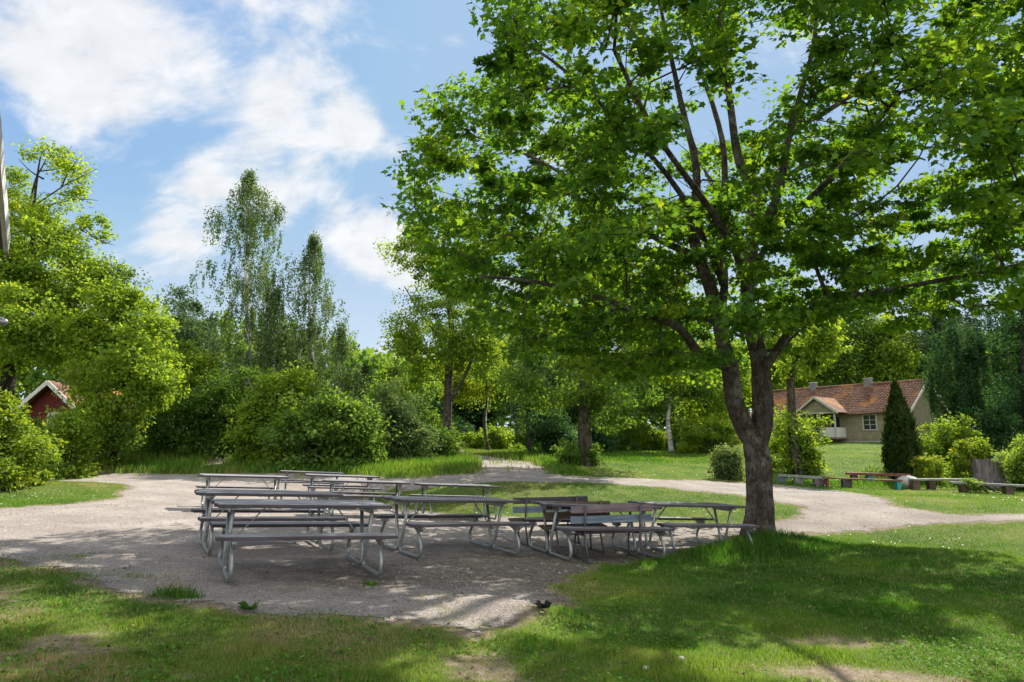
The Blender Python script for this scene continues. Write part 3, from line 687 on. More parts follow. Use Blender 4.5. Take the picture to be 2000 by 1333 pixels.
# ------------------------------------------------------------------ the big maple over the tables
def main_tree():
    d = 14.1; b = hit(1483, 1050); b = np.array([b[0], b[1], g1(b[0], b[1])]); d = b[1]
    def Q(px, py, dd=0): return P(px, py, d + dd)
    seeds = [
        ([b + [0, 0, -.2], b + [0, 0, .12], Q(1484, 1000), Q(1483, 940), Q(1480, 900), Q(1476, 872)], [.40, .37, .34, .325, .33, .33]),
        ([Q(1476, 872), Q(1490, 820), Q(1487, 760, .05), Q(1482, 700, .1), Q(1468, 640, .2), Q(1460, 590, .25), Q(1462, 530, .3), Q(1470, 460, .4), Q(1468, 380, .5), Q(1440, 300, .6), Q(1425, 190, .7), Q(1412, 80, .9), Q(1405, -80, 1.2), Q(1400, -230, 1.3)], [.27, .26, .25, .23, .2, .19, .19, .19, .15, .12, .1, .08, .05, .03]),
        ([Q(1476, 872), Q(1450, 828, -.1), Q(1434, 780, -.25), Q(1425, 715, -.35), Q(1411, 665, -.4), Q(1393, 580, -.5), Q(1360, 490, -.6), Q(1355, 420, -.7), Q(1360, 330, -.8), Q(1330, 200, -1.0), Q(1300, 60, -1.4), Q(1270, -80, -1.6)], [.26, .25, .235, .215, .175, .165, .145, .125, .1, .07, .05, .03]),
        ([Q(1402, 650, -.4), Q(1415, 560, -.1), Q(1410, 470, .2), Q(1415, 380, .6), Q(1410, 270, 1.2), Q(1370, 140, 1.8), Q(1330, 20, 2.2), Q(1310, -100, 2.4)], [.11, .1, .095, .09, .08, .06, .04, .03]),
        ([Q(1482, 740), Q(1520, 680, -.3), Q(1560, 625, -.6), Q(1620, 590, -.8), Q(1720, 570, -1.0), Q(1850, 545, -1.2), Q(2000, 515, -1.3), Q(2140, 470, -1.3)], [.12, .1, .09, .08, .06, .05, .04, .03]),
        ([Q(1425, 720, -.3), Q(1370, 695, -.9), Q(1325, 640, -1.6), Q(1250, 610, -2.3), Q(1150, 575, -2.8), Q(1040, 550, -3.2), Q(940, 540, -3.4)], [.12, .11, .1, .07, .055, .04, .025]),
        ([Q(1358, 500, -.6), Q(1290, 470, .2), Q(1235, 435, .8), Q(1170, 385, 1.3), Q(1090, 335, 1.8), Q(1000, 290, 2.1), Q(900, 260, 2.3)], [.1, .085, .08, .07, .055, .04, .025]),
        ([Q(1478, 460, .4), Q(1520, 380, 0), Q(1541, 265, -.3), Q(1565, 180, -.5), Q(1590, 80, -.8), Q(1600, -80, -1)], [.12, .1, .09, .075, .055, .03]),
        ([Q(1541, 265, -.3), Q(1600, 225, .2), Q(1690, 175, .6), Q(1790, 140, 1), Q(1900, 110, 1.5)], [.075, .065, .05, .04, .025]),
        ([Q(1470, 400, .5), Q(1560, 330, 1.5), Q(1680, 290, 2.6), Q(1850, 250, 3.6), Q(2050, 230, 4.2)], [.08, .07, .055, .04, .025]),
        ([Q(1462, 600, .2), Q(1440, 500, -1.5), Q(1380, 400, -3.0), Q(1280, 260, -4.4), Q(1200, 100, -5.2)], [.1, .09, .07, .05, .03]),
        ([Q(1466, 530, .3), Q(1530, 440, -1.5), Q(1640, 330, -3.2), Q(1760, 180, -4.5)], [.09, .08, .055, .03]),
        ([Q(1466, 530, .3), Q(1430, 430, 2.0), Q(1380, 340, 3.8), Q(1340, 240, 5.2)], [.09, .08, .055, .03]),
        ([Q(1415, 560, -.1), Q(1330, 380, -1.8), Q(1200, 230, -2.6), Q(1080, 120, -3.0), Q(980, 60, -3.2)], [.08, .07, .05, .035, .025]),
    ]
    seeds = [(a_, [q * (.86 if k_ < 3 else .9) for q in r_]) for k_, (a_, r_) in enumerate(seeds)]
    sil = np.array([(735, 455), (752, 420), (790, 405), (812, 360), (800, 310), (850, 235), (838, 190), (900, 150), (935, 110), (955, 40), (1000, -40), (1100, -400), (2600, -400), (2600, 560), (2000, 590), (1900, 650), (1830, 600), (1760, 640), (1690, 590), (1620, 620), (1560, 660),
                    (1530, 700), (1480, 640), (1440, 720), (1400, 745), (1330, 735), (1260, 760), (1200, 725), (1120, 735), (1080, 690), (1000, 700), (960, 640), (900, 620), (880, 570), (830, 545), (790, 500), (745, 500)], float)
    C = Q(1450, 330, -.6); rx, ry, rz = 8.2, 7.4, 6.6
    N0 = 7600; u = unit(rng.normal(0, 1, (N0, 3))); r = (.22 + .78 * rng.random(N0) ** .55)
    p = C + u * r[:, None] * np.array([rx, ry, rz])
    c_, s_ = math.cos(PITCH), math.sin(PITCH); q = p - [0, 0, CAMH]; dep = q[:, 1] * c_ + q[:, 2] * s_
    ix = 1000 + FPX * q[:, 0] / dep; iy = 666.5 - FPX * (-q[:, 1] * s_ + q[:, 2] * c_) / dep
    ok = inpoly(ix, iy, sil) & (p[:, 2] > 2.7 + .12 * np.hypot(p[:, 0] - b[0], p[:, 1] - b[1]) * 0) & (p[:, 1] > 4.5)
    # open windows between the limbs where the sky shows
    hole = np.zeros(len(p), bool)
    for (hx, hy, ha, hb) in ((1480, 130, 60, 130), (1350, 170, 40, 120), (1620, 215, 45, 25), (1560, 120, 25, 60), (1880, 315, 60, 22), (1660, 470, 30, 25), (1190, 90, 35, 45), (1100, 420, 40, 25), (900, 380, 25, 25), (1290, 330, 20, 60), (1250, 60, 20, 50), (1740, 380, 35, 14), (1010, 330, 20, 20)):
        hole |= ((ix - hx) / ha) ** 2 + ((iy - hy) / hb) ** 2 < 1
    rad2 = np.hypot(p[:, 0] - b[0], p[:, 1] - b[1])
    ok &= ~(hole & (rng.random(len(p)) < .96)); ok &= ~((rad2 < 1.6) & (p[:, 2] < 6.0) & (rng.random(len(p)) < .6))
    for (hx, hy, hr) in ((1480, 1290, .6), (1400, 1310, .6), (1650, 1310, .8), (1800, 1320, .6), (1950, 1240, .5), (1990, 1290, .6), (1600, 1165, .3), (1740, 1175, .3), (850, 1290, .4), (985, 1190, .5), (860, 1195, .4), (1000, 1245, .5), (650, 1130, .35), (560, 1010, .3), (250, 1240, .4), (100, 1200, .6)):
        g0 = hit(hx, hy); sv = np.array(sun_dir); w0 = p - g0; dl = np.linalg.norm(w0 - (w0 @ sv)[:, None] * sv, axis=1); ok &= dl > hr
    ok &= (fbm(p[:, 0] * .55 + p[:, 2] * .4, p[:, 1] * .55 + p[:, 2] * .5, 3, 91) > .39)
    pts = p[ok][:1560]
    root = thing('maple_tree', 'large forked maple with grey bark shading the picnic tables', 'tree', b)
    A, par, ch, rad, ends = grow(seeds, pts, step=.45, minr=.009, wpath=.35)
    mb = MB(); skeleton_mesh(mb, A - b, par, ch, rad, 16, ridge=.07)
    mb.build('trunk', 'bark_maple', root)
    tw = MB(); allp = []
    for q_ in pts:
        for k in range(3):
            e = q_ + rng.normal(0, 1, 3) * [.3, .3, .12]; allp.append(e); tw.tube([q_ - b, (q_ + e) / 2 - b + [0, 0, .04], e - b], [.008, .006, .003], 3, False)
    tw.build('twig', 'bark_dark', root)
    p, N_, D_, s_, v = foliage(pts, C - np.array([0, 0, 2.]), 92, .5, .32, .12, 1.0, 'maple', vbias=-.04, vspread=.3)
    link('crown', leaf_mesh('crown', p - b, N_, D_, s_, v, 'maple', 1.0), 'leaf_maple', root)
    # leafy shoots low on the stem
    return root, b
mt_, MTB = main_tree()

# ------------------------------------------------------------------ picnic tables
TL, TU, TF, TS, TT = 1.9, .77, .78, .85, .82
def tube_path(pts, r, k=5):
    """rounded polyline"""
    pts = [np.array(p, float) for p in pts]; o = [pts[0]]
    for i in range(1, len(pts) - 1):
        a, b, c = pts[i - 1], pts[i], pts[i + 1]; ra = min(r, np.linalg.norm(a - b) * .48, np.linalg.norm(c - b) * .48)
        p0 = b + unit(a - b) * ra; p2 = b + unit(c - b) * ra
        for t in np.linspace(0, 1, k): o.append((1 - t) ** 2 * p0 + 2 * t * (1 - t) * b + t * t * p2)
    o.append(pts[-1]); return o
def make_table(label):
    rj = random.Random(hash(label[:12]) if False else len(label) * 7 + 1); J = lambda a: rj.uniform(-a, a)
    t = thing('picnic_table', label, 'picnic table', group='picnic tables on the gravel yard')
    mb = MB(); nb = 5; w = TT / nb
    for i in range(nb):
        off = (.02, -.015, .01, -.02, .012)[i]
        yc = -TT / 2 + w * (i + .5) + J(.003); M_ = Matrix.Rotation(J(.012), 3, 'Z') @ Matrix.Rotation(J(.004), 3, 'Y') @ Matrix.Rotation(J(.03), 3, 'X')
        mb.box((off + J(.012), yc, .735 + J(.003)), (TL + J(.01), w - .011 + J(.003), .042), .005, M=M_)
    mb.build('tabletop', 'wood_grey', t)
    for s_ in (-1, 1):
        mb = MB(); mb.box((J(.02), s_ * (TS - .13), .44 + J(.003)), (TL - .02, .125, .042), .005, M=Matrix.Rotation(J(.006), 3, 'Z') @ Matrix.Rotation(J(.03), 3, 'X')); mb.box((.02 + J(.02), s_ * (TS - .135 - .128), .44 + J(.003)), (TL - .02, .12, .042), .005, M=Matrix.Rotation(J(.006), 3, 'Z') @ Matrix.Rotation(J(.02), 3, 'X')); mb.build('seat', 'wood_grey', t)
    for sx in (-1, 1):
        x = sx * TU; mb = MB()
        for s_ in (-1, 1):
            yb = s_ * (TS - .2)
            mb.tube(tube_path([(x, yb - s_ * .12, .395), (x, yb - s_ * .02, .37), (x, s_ * (TF - .0), .17), (x, s_ * (TF - .03), .024), (x, s_ * .05, .024), (x, s_ * .0 + s_ * .055, .12), (x, s_ * .245, .7)], .09), .023, 9)
            mb.bar((x, s_ * (TS - .01), .406), (x, s_ * (TS - .28), .406), .045, .022)
            mb.prism([(s_ * (TS - .03), .395), (s_ * (TS - .27), .395), (s_ * (TS - .2), .35), (s_ * (TS - .1), .35)][::s_], x - .008, x + .008, 'x')
        mb.bar((x, -.36, .702), (x, .36, .702), .05, .022)
        mb.prism([(-.3, .69), (.3, .69), (.24, .65), (-.24, .65)], x - .026, x - .02, 'x')
        mb.build('frame', 'steel', t)
        mb = MB(); mb.bar((x - sx * .01, 0, .3), (x - sx * .38, 0, .71), .028, .012); mb.build('brace', 'steel', t)
    return t
TB = [(-2.49, 7.859, .525, 'grey wooden picnic table nearest the camera, its long side to the viewer'),
      (-3.518, 9.594, .565, 'grey picnic table directly behind the nearest one at the left'),
      (-.961, 10.085, .594, 'shaded picnic table right of the nearest one, in the middle of the group'),
      (1.27, 10.539, .414, 'shaded picnic table half hidden behind the slatted back benches'),
      (3.05, 11.85, .40, 'picnic table standing against the maple trunk, its seat in tall grass'),
      (-1.371, 16.017, .417, 'sunlit picnic table standing alone in front of the lawn, rightmost of the back row'),
      (-3.45, 15.6, .40, 'sunlit picnic table between the leftmost far table and the one by the lawn'),
      (-4.699, 18.251, .454, 'pale sunlit picnic table behind the middle of the group'),
      (-6.44, 15.908, .583, 'sunlit picnic table at the far left of the group'),
      (-6.362, 21.097, .367, 'farthest picnic table, by the grass bank')]
proto = None
FLAT = []
for i, (x, y, th, lab) in enumerate(TB):
    o = make_table(lab + ' ' * i); o['label'] = lab; th = th - .05
    z = gz(x, y) + .02
    e = .6
    nrm_ = Vector((-PA, -PB, 1)).normalized()
    q = Vector((0, 0, 1)).rotation_difference(nrm_) @ Matrix.Rotation(th, 3, 'Z').to_quaternion()
    o.rotation_mode = 'QUATERNION'; o.rotation_quaternion = q; o.location = (x, y, z)

# slatted benches with backs standing among the tables (seen from behind)
def back_bench(label, px0, px1, d0, d1, cols, L_=None):
    a = ground_pt(px0, d0); b = ground_pt(px1, d1); c = (a + b) / 2; v = b - a; ln = math.hypot(v[0], v[1]); th = math.atan2(v[1], v[0])
    t = thing('park_bench', label, 'bench', (c[0], c[1], gz(c[0], c[1]) + .02), th, 'benches with backs among the tables')
    h = ln / 2
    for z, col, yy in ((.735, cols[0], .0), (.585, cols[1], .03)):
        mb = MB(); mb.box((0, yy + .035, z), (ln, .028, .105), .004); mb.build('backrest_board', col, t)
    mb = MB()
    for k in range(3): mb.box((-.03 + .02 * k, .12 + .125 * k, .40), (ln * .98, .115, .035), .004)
    mb.build('seat', cols[2], t)
    for sx in (-1, 1):
        x = sx * h * .68; mb = MB()
        mb.tube(tube_path([(x, -.02, .8), (x, .06, .36), (x, -.08, .02)], .12), .016, 7)
        mb.tube(tube_path([(x, .06, .372), (x, .40, .372), (x, .44, .2), (x, .40, .02)], .1), .016, 7)
        mb.tube([(x, -.12, .018), (x, .46, .018)], .016, 7)
        mb.build('leg', 'iron', t)
    return t
back_bench('park bench with blue and plum boards, nearest of the backed benches', 1114, 1268, 9.6, 9.95, ('wood_purple', 'wood_blue', 'wood_grey'))
back_bench('park bench with grey top board and pale blue lower board, left of the nearest one', 1004, 1145, 11.2, 11.6, ('wood_grey', 'wood_blue', 'wood_brown'))
back_bench('small dark brown park bench between the two painted benches', 1066, 1188, 10.1, 10.4, ('wood_brown', 'wood_brown', 'wood_brown'))

# ------------------------------------------------------------------ low plank seats at the right
def plank(label, q0, q1, d0, d1, h, th, wd, m_, posts, pm='wood_greygreen', name='plank_bench'):
    a = ground_pt(q0, d0); b = ground_pt(q1, d1); c = (a + b) / 2; t = thing(name, label, 'bench', c, 0, 'low plank benches beside the lawn')
    mb = MB(); mb.bar(a - c + [0, 0, h], b - c + [0, 0, h], wd, th, .006); mb.build('seat', m_, t)
    for p_ in posts:
        k, w_, mm = p_ if isinstance(p_, tuple) else (p_, .22, pm)
        s0 = a + (b - a) * k; z0 = g1(s0[0], s0[1]); top = (a + (b - a) * k)[2] + h - th / 2 - .003
        mb = MB(); mb.box((s0[0] - c[0], s0[1] - c[1], (z0 - .05 + top) / 2 - c[2]), (w_ * .75, wd * .75, top - z0 + .05), .02); mb.build('support', mm, t)
    return t
plank('weathered grey plank bench with blue end, next to the maple trunk', 1510, 1594, 26, 25.4, .33, .09, .3, 'wood_greygreen', [(.06, .35, 'wood_blue'), (.45, .4, 'wood_greygreen'), (.93, .6, 'wood_purple')])
plank('thin rusty red plank bench in front, on a teal and a grey post', 1595, 1745, 25.2, 24.6, .32, .05, .25, 'wood_rust', [(.05, .12, 'wood_rust'), (.3, .45, 'wood_grey'), (.95, .2, 'paint_teal')])
plank('dark red plank bench behind with a bright teal patch', 1640, 1762, 27.2, 26.6, .38, .1, .28, 'wood_rust', [(.12, .3, 'wood_brown'), (.37, .28, 'paint_teal'), (.82, .2, 'wood_blue')])
plank('grey green plank bench on dark stumps right of the white stone', 1764, 1882, 24.6, 24.9, .36, .07, .3, 'wood_greygreen', [(.05, .35, 'wood_brown'), (.3, .3, 'wood_brown'), (.93, .3, 'wood_brown')])
plank('long pale plank bench reaching the right edge', 1838, 2060, 23.6, 22.4, .33, .07, .3, 'wood_greygreen', [(.12, .4, 'wood_brown'), (.5, .35, 'wood_brown'), (.88, .35, 'wood_brown')])
def rock(name, label, loc, dims, m_, cat='stone', seed=0, group=None):
    r_ = np.random.default_rng(seed); mb = MB(); nu, nv = 14, 8; V = []
    for j in range(nv + 1):
        for i in range(nu):
            a, e = i / nu * 2 * math.pi, (j / nv - .5) * math.pi; k = .85 + .25 * vnoise(np.array([i * .9 + seed]), np.array([j * .9]), seed)[0] if 0 < j < nv else .9
            V.append((math.cos(a) * math.cos(e) * k * dims[0], math.sin(a) * math.cos(e) * k * dims[1], math.sin(e) * k * dims[2]))
    F_ = [(j * nu + i, j * nu + (i + 1) % nu, (j + 1) * nu + (i + 1) % nu, (j + 1) * nu + i) for j in range(nv) for i in range(nu)]
    mb.add(V, F_, True); o = mb.build(name, m_, loc=loc); tag(o, label, cat, group); return o
c = ground_pt(1756, 25.0); rock('boulder', 'pale flat-topped stone between the red and the grey green plank benches', c + [0, 0, .22], (.42, .3, .27), 'stone', seed=3)
c = hit(1262, 1322); rock('stone', 'white pebble lying in the grass at the bottom edge', (c[0], c[1], g1(c[0], c[1]) + .02), (.022, .02, .015), 'stone', seed=5)
c = hit(1331, 1301); rock('stone', 'grey pebble beside a bare earth patch in the front lawn', (c[0], c[1], g1(c[0], c[1]) + .02), (.024, .02, .015), 'stone', seed=6)
stars('dry_weed', 1060, 1207, 'dark withered weed on the gravel at the lawn corner', 'weed', 'char', 60, .085, .016)
o = stars('dandelion_weed', 490, 1196, 'small broad-leaved weed on the gravel edge in front', 'weed', 'leaf_mid', 16, .11, .035)

# scattered grit on the yard
def grit(n):
    x, y = scatter_view(n * 3, 3, 22, .85); s_ = gravel_sd(x, y); k = (s_ > .02) & (rng.random(len(x)) < .6); x, y = x[k][:n], y[k][:n]; n = len(x)
    r_ = (.003 + .014 * rng.random(n) ** 5) * np.clip(y / 6, .8, 2); z = gh(x, y) + .004
    T = np.array([(1, 0, 0), (0, 1, 0), (-1, 0, 0), (0, -1, 0), (0, 0, .7)]); a = rng.random(n) * 6.28; ca, sa = np.cos(a), np.sin(a)
    V = np.empty((n, 5, 3)); V[:, :, 0] = x[:, None] + r_[:, None] * (T[None, :, 0] * ca[:, None] - T[None, :, 1] * sa[:, None] * .7); V[:, :, 1] = y[:, None] + r_[:, None] * (T[None, :, 0] * sa[:, None] + T[None, :, 1] * ca[:, None] * .7); V[:, :, 2] = z[:, None] + r_[:, None] * T[None, :, 2]
    F_ = (np.arange(n)[:, None, None] * 5 + np.array([(0, 1, 4), (1, 2, 4), (2, 3, 4), (3, 0, 4)])[None]).reshape(-1, 3)
    tag(link('pebbles', mesh_uniform('pebbles', V.reshape(-1, 3), F_), 'grit_stone'), 'small loose stones scattered over the gravel', 'gravel', kind='stuff')
grit(24000)
def litter(n):
    x, y = scatter_view(n * 2, 3, 18, .8); k = rng.random(len(x)) < .5; x, y = x[k], y[k]; n = len(x); z = gh(x, y) + .012 + .02 * (gravel_sd(x, y) < 0)
    p = np.stack([x, y, z], -1); N_ = unit(np.array([0, 0, 1.]) + rng.normal(0, .3, (n, 3))); D_ = unit(rng.normal(0, 1, (n, 3)) * [1, 1, .1])
    tag(link('leaf_litter', leaf_mesh('leaf_litter', p, N_, D_, .02 + .035 * rng.random(n) ** 2, rng.random(n), 'quad', .9), 'litter'), 'dry brown leaves and bud scales scattered under the maple', 'leaf litter', kind='stuff')
    x, y = scatter_view(60000, 3, 16, .85); k = (gravel_sd(x, y) < -.05) & (fbm(x * 1.6, y * 1.6, 3, 45) > .56); x, y = x[k], y[k]; n = len(x); z = gh(x, y) + .012 + .03 * rng.random(n)
    p = np.stack([x, y, z], -1); N_ = unit(np.array([0, 0, 1.]) + rng.normal(0, .4, (n, 3))); D_ = unit(rng.normal(0, 1, (n, 3)) * [1, 1, .2])
    tag(link('clover', leaf_mesh('clover', p, N_, D_, .014 + .016 * rng.random(n), np.clip(.35 + rng.normal(0, .15, n), 0, .8), 'quad', 1.6), 'grass_blade'), 'small round leaved clover and weeds matted into the lawn', 'clover', kind='stuff')
leaf_mat('litter', [(0, (.06, .04, .025)), (.6, (.16, .11, .06)), (1, (.3, .24, .14))], .2, None, .02)
litter(2600)
# daisies in the lawns
x, y = scatter_view(900, 13, 30, .9); k = (gravel_sd(x, y) < -.1) & (fbm(x * .4, y * .4, 3, 40) > .5); x, y = x[k], y[k]; n = len(x); r_ = .008 + .0005 * y
z = gh(x, y) + .05 + .04 * rng.random(n); a6 = np.arange(5) * 2 * np.pi / 5
V = np.stack([x[:, None] + r_[:, None] * np.cos(a6), y[:, None] + r_[:, None] * np.sin(a6), z[:, None] + r_[:, None] * .4 * np.sin(a6 + .5)], -1).reshape(-1, 3)
tag(link('daisies', mesh_uniform('daisies', V, np.arange(n * 5).reshape(-1, 5)), 'petal'), 'tiny white flowers dotted through the lawn', 'flowers', kind='stuff')
# ------------------------------------------------------------------ tree stump
def stump():
    b = ground_pt(1912, 25.7); t = thing('tree_stump', 'jagged grey tree stump among pale shrubs at the right', 'stump', b)
    mb = MB(); n = 40; rows = 9; V = []
    for j in range(rows):
        for i in range(n):
            a = i / n * 2 * math.pi; k = vnoise(np.array([i * .45]), np.array([1.3]), 4)[0]; top = .8 + .5 * vnoise(np.array([i * .35 + 3]), np.array([2.]), 6)[0]
            r_ = (.42 + .12 * k) * (1.25 - .3 * min(1, j / 4)); V.append((math.cos(a) * r_ * 1.15, math.sin(a) * r_, top * j / (rows - 1) - .05))
    V.append((0, 0, .55)); F_ = [(j * n + i, j * n + (i + 1) % n, (j + 1) * n + (i + 1) % n, (j + 1) * n + i) for j in range(rows - 1) for i in range(n)]
    F_ += [((rows - 1) * n + i, (rows - 1) * n + (i + 1) % n, rows * n) for i in range(n)]
    mb.add(V, F_, False); mb.build('trunk', 'stump_wood', t)
    for k in range(7):
        a = -1.2 + k * .35; mb = MB(); c_, s_ = math.cos(a), math.sin(a)
        mb.tube(smooth_path([(c_ * .4, s_ * .4, .3), (c_ * .7, s_ * .6, .18 + .1 * random.random()), (c_ * (1.0 + .2 * random.random()), s_ * .8, .0)], 4), np.linspace(.1, .03, 9), 7); mb.build('root', 'stump_wood', t)
stump()

# ------------------------------------------------------------------ houses
def long_house():
    c = P(1777, 866, 52); base = np.array([c[0], c[1], c[2]]); th = math.atan2(.8, -.6)
    t = thing('long_house', 'long low cream timber house with mossy red tile roof and gabled porch', 'house', base, th)
    # local x along the front going left/away, local +y is towards the camera side? front wall at y=0, house behind at y<0
    LN, DP, EH, RH = 13.6, 7.0, 2.75, 5.15
    mb = MB(); mb.prism([(0, .25), (-DP, .25), (-DP, EH), (-DP / 2, RH - .12), (0, EH)], 0, LN, 'x'); mb.build('wall', 'wall_cream', t)
    mb = MB(); mb.box((LN / 2, -DP / 2, .0), (LN - .1, DP - .1, .7), 0); mb.build('foundation', 'stone', t)
    rf = MB(); sl = math.atan2(RH - EH, DP / 2); rows = 17; cols = 60
    for side in (1, -1):
        # tile courses: each row a sawtooth lap, each column a wave
        span = DP / 2 + .45; dz = (RH - EH) / (DP / 2); V = []; nr = rows * 2; nc = cols * 4
        for j in range(nr + 1):
            rr = j // 2; lap = .0 if j % 2 == 0 else .085
            yy = min(rr + (j % 2), rows) / rows * span if j % 2 else rr / rows * span
            for i in range(nc + 1):
                xx = -.45 + (LN + .9) * i / nc; wv = .03 * math.sin(i / nc * cols * 2 * math.pi)
                V.append((xx, -DP / 2 + side * yy, RH - yy * dz + lap + wv + .03 * math.sin(xx * 1.3)))
        F_ = [(j * (nc + 1) + i, j * (nc + 1) + i + 1, (j + 1) * (nc + 1) + i + 1, (j + 1) * (nc + 1) + i) for j in range(nr) for i in range(nc)]
        rf.add(V, F_ if side < 0 else [f[::-1] for f in F_])
    rf.tube([(-.45, -DP / 2, RH + .04), (LN + .45, -DP / 2, RH + .04)], .11, 8)
    roof = rf.build('roof', 'roof_tile', t)
    for x_ in (4.3, 9.3):
        mb = MB(); mb.box((x_, -DP / 2 + .1, RH + .0), (.52, .52, 1.0), .02); ch_ = mb.build('chimney', 'chimney_grey', roof)
        mb = MB(); mb.box((x_, -DP / 2 + .1, RH + .53), (.6, .6, .07), .02); mb.build('chimney_cap', 'stone', roof)
    for x_ in (-.42, LN + .42):
        mb = MB()
        for s_ in (1, -1): mb.bar((x_, -DP / 2 + s_ * .0, RH - .03), (x_, -DP / 2 + s_ * (DP / 2 + .42), EH - .33), .05, .2)
        mb.build('bargeboard', 'trim_pale', t)
    def window(x_, z_, w_, h_, y_=0):
        mb = MB(); mb.box((x_, y_ + .03, z_ + h_ / 2 + .05), (w_ + .24, .06, .1)); mb.box((x_, y_ + .03, z_ - h_ / 2 - .05), (w_ + .24, .08, .1))
        for s_ in (-1, 1): mb.box((x_ + s_ * (w_ / 2 + .06), y_ + .03, z_), (.11, .06, h_))
        f = mb.build('window', 'trim_pale', t)
        mb = MB(); mb.box((x_, y_ + .008, z_), (w_, .016, h_)); mb.build('pane', 'glass_dark', f)
        mb = MB(); mb.box((x_, y_ + .028, z_), (.05, .03, h_ - .002))
        for k in (-1, 1): mb.box((x_ + w_ * .25 * 1, y_ + .027, z_ + k * h_ / 6), (w_ / 2 - .06, .026, .04)); mb.box((x_ - w_ * .25, y_ + .027, z_ + k * h_ / 6), (w_ / 2 - .06, .026, .04))
        mb.build('muntin', 'trim_pale', f)
    window(2.9, 1.72, .95, 1.15); window(10.9, 1.72, .95, 1.15); window(12.6, 1.72, .7, 1.1)
    # gable wall window
    # porch from x=4.9..8.3 standing 1.7 m proud of the wall
    x0, x1, yp = 4.9, 8.1, 1.7; xm = (x0 + x1) / 2
    po = MB(); po.box((xm, yp / 2 + .01, .42), (x1 - x0, yp, .14)); 
    for k in range(3): po.box((xm + .25, yp + .18 + .28 * k, .28 - .14 * k), (1.3, .28, .13))
    porch = po.build('porch', 'door_brown', t)
    mb = MB()
    for x_ in (x0 + .08, xm - .25 + .0, xm + .85, x1 - .08): mb.box((x_, yp - .07, 1.53), (.12, .12, 2.08))
    mb.build('porch_post', 'trim_pale', porch)
    mb = MB()
    for (a, b_) in ((x0 + .15, xm - .32), (xm + .92, x1 - .15)):
        k = a; mb = MB()
        while k < b_ - .08: mb.box((k + .07, yp - .07, .92), (.136, .03, .82)); k += .135
        mb.build('porch_panel', 'trim_white', porch)
    for x_ in (x0 + .04, x1 - .04):
        mb = MB(); mb.box((x_, (yp - .16) / 2, .92), (.03, yp - .18, .82)); mb.build('porch_panel', 'trim_white', porch)
    mb = MB(); mb.prism([(x0 - .1, 2.6), (x1 + .1, 2.6), (xm, 3.75)], yp - .1, yp - .04, 'y'); mb.build('porch_gable', 'wall_cream', porch)
    mb = MB()
    for s_ in (-1, 1): mb.bar((xm, yp + .22, 3.92), (xm + s_ * (x1 - x0 + .8) / 2, yp + .22, 2.5), .06, .2)
    mb.box((xm, yp - .0, 2.56), (x1 - x0 + .3, .08, .12)); mb.build('porch_bargeboard', 'trim_pale', porch)
    mb = MB(); hw = (x1 - x0 + .8) / 2
    for s_ in (-1, 1):
        V = []
        for (u_, w_) in ((0, yp + .2), (0, -2.6), (hw, -.3), (hw, yp + .2)): V.append((xm + s_ * u_, w_, 3.99 - u_ / hw * 1.4))
        V += [(a, b_, c_ - .06) for a, b_, c_ in V]
        F_ = [(0, 1, 2, 3), (7, 6, 5, 4), (0, 3, 7, 4), (3, 2, 6, 7), (2, 1, 5, 6), (1, 0, 4, 5)]; mb.add(V, F_)
        mb.bar((xm + s_ * .05, -2.45, 4.02), (xm + s_ * hw, -.25, 2.64), .14, .05)
    mb.build('porch_roof', 'roof_tile', porch)
    mb = MB(); mb.box((xm + .3, .035, 1.5), (.95, .05, 2.0)); d_ = mb.build('door', 'door_brown', t)
    mb = MB(); mb.box((xm - .75, .02, 1.75), (.7, .03, 1.0)); mb.build('pane', 'glass_dark', t)
    mb = MB(); mb.box((xm, .01, 2.68), (.0 + LN * .0 + 1, .02, .05)); 
    return t
H1 = long_house()
# the prism's y axis: front faces the camera only if local +y points to the camera side
def cabin():
    b = P(95, 850, 40); b[2] = gz(b[0], b[1]); t = thing('red_cabin', 'small dark red cabin with pale gable boards half hidden behind bushes', 'cabin', b, R(-14))
    zr = P(103, 748, 40)[2] - b[2]; ze = zr - 1.55; hw = 2.1
    mb = MB(); mb.prism([(-hw, 0), (hw, 0), (hw, ze), (0, zr - .1), (-hw, ze)], 0, 6, 'y'); mb.build('wall', 'red_paint', t)
    mb = MB()
    for s_ in (-1, 1):
        V = []
        for y_ in (-.45, 6.3):
            for (u, z_) in ((0, zr + .1), (s_ * (hw + .45), ze - .22), (s_ * (hw + .45), ze - .3), (0, zr + .02)): V.append((u, y_, z_))
        mb.add(V, [(0, 1, 2, 3), (7, 6, 5, 4), (0, 4, 5, 1), (3, 2, 6, 7), (1, 5, 6, 2), (0, 3, 7, 4)])
    roof = mb.build('roof', 'roof_tile', t)
    mb = MB()
    for s_ in (-1, 1): mb.bar((0, -.48, zr - .01), (s_ * (hw + .45), -.48, ze - .33), .05, .26)
    mb.build('bargeboard', 'trim_white', t)
    mb = MB(); mb.box((0, 1.2, zr + .35), (.62, .62, 1.1), .01); mb.box((0, 1.2, zr + .93), (.72, .72, .08)); mb.build('chimney', 'brick', roof)
    mb = MB(); mb.box((.35, -.03, ze - .35), (1.1, .05, .12)); mb.box((.35, -.03, ze - 1.5), (1.1, .05, .12)); mb.box((-.15, -.03, ze - .92), (.1, .05, 1.03)); mb.box((.85, -.03, ze - .92), (.1, .05, 1.03)); f = mb.build('window', 'trim_white', t)
    mb = MB(); mb.box((.35, -.01, ze - .92), (.9, .018, 1.03)); mb.build('pane', 'glass_dark', f)
cabin()
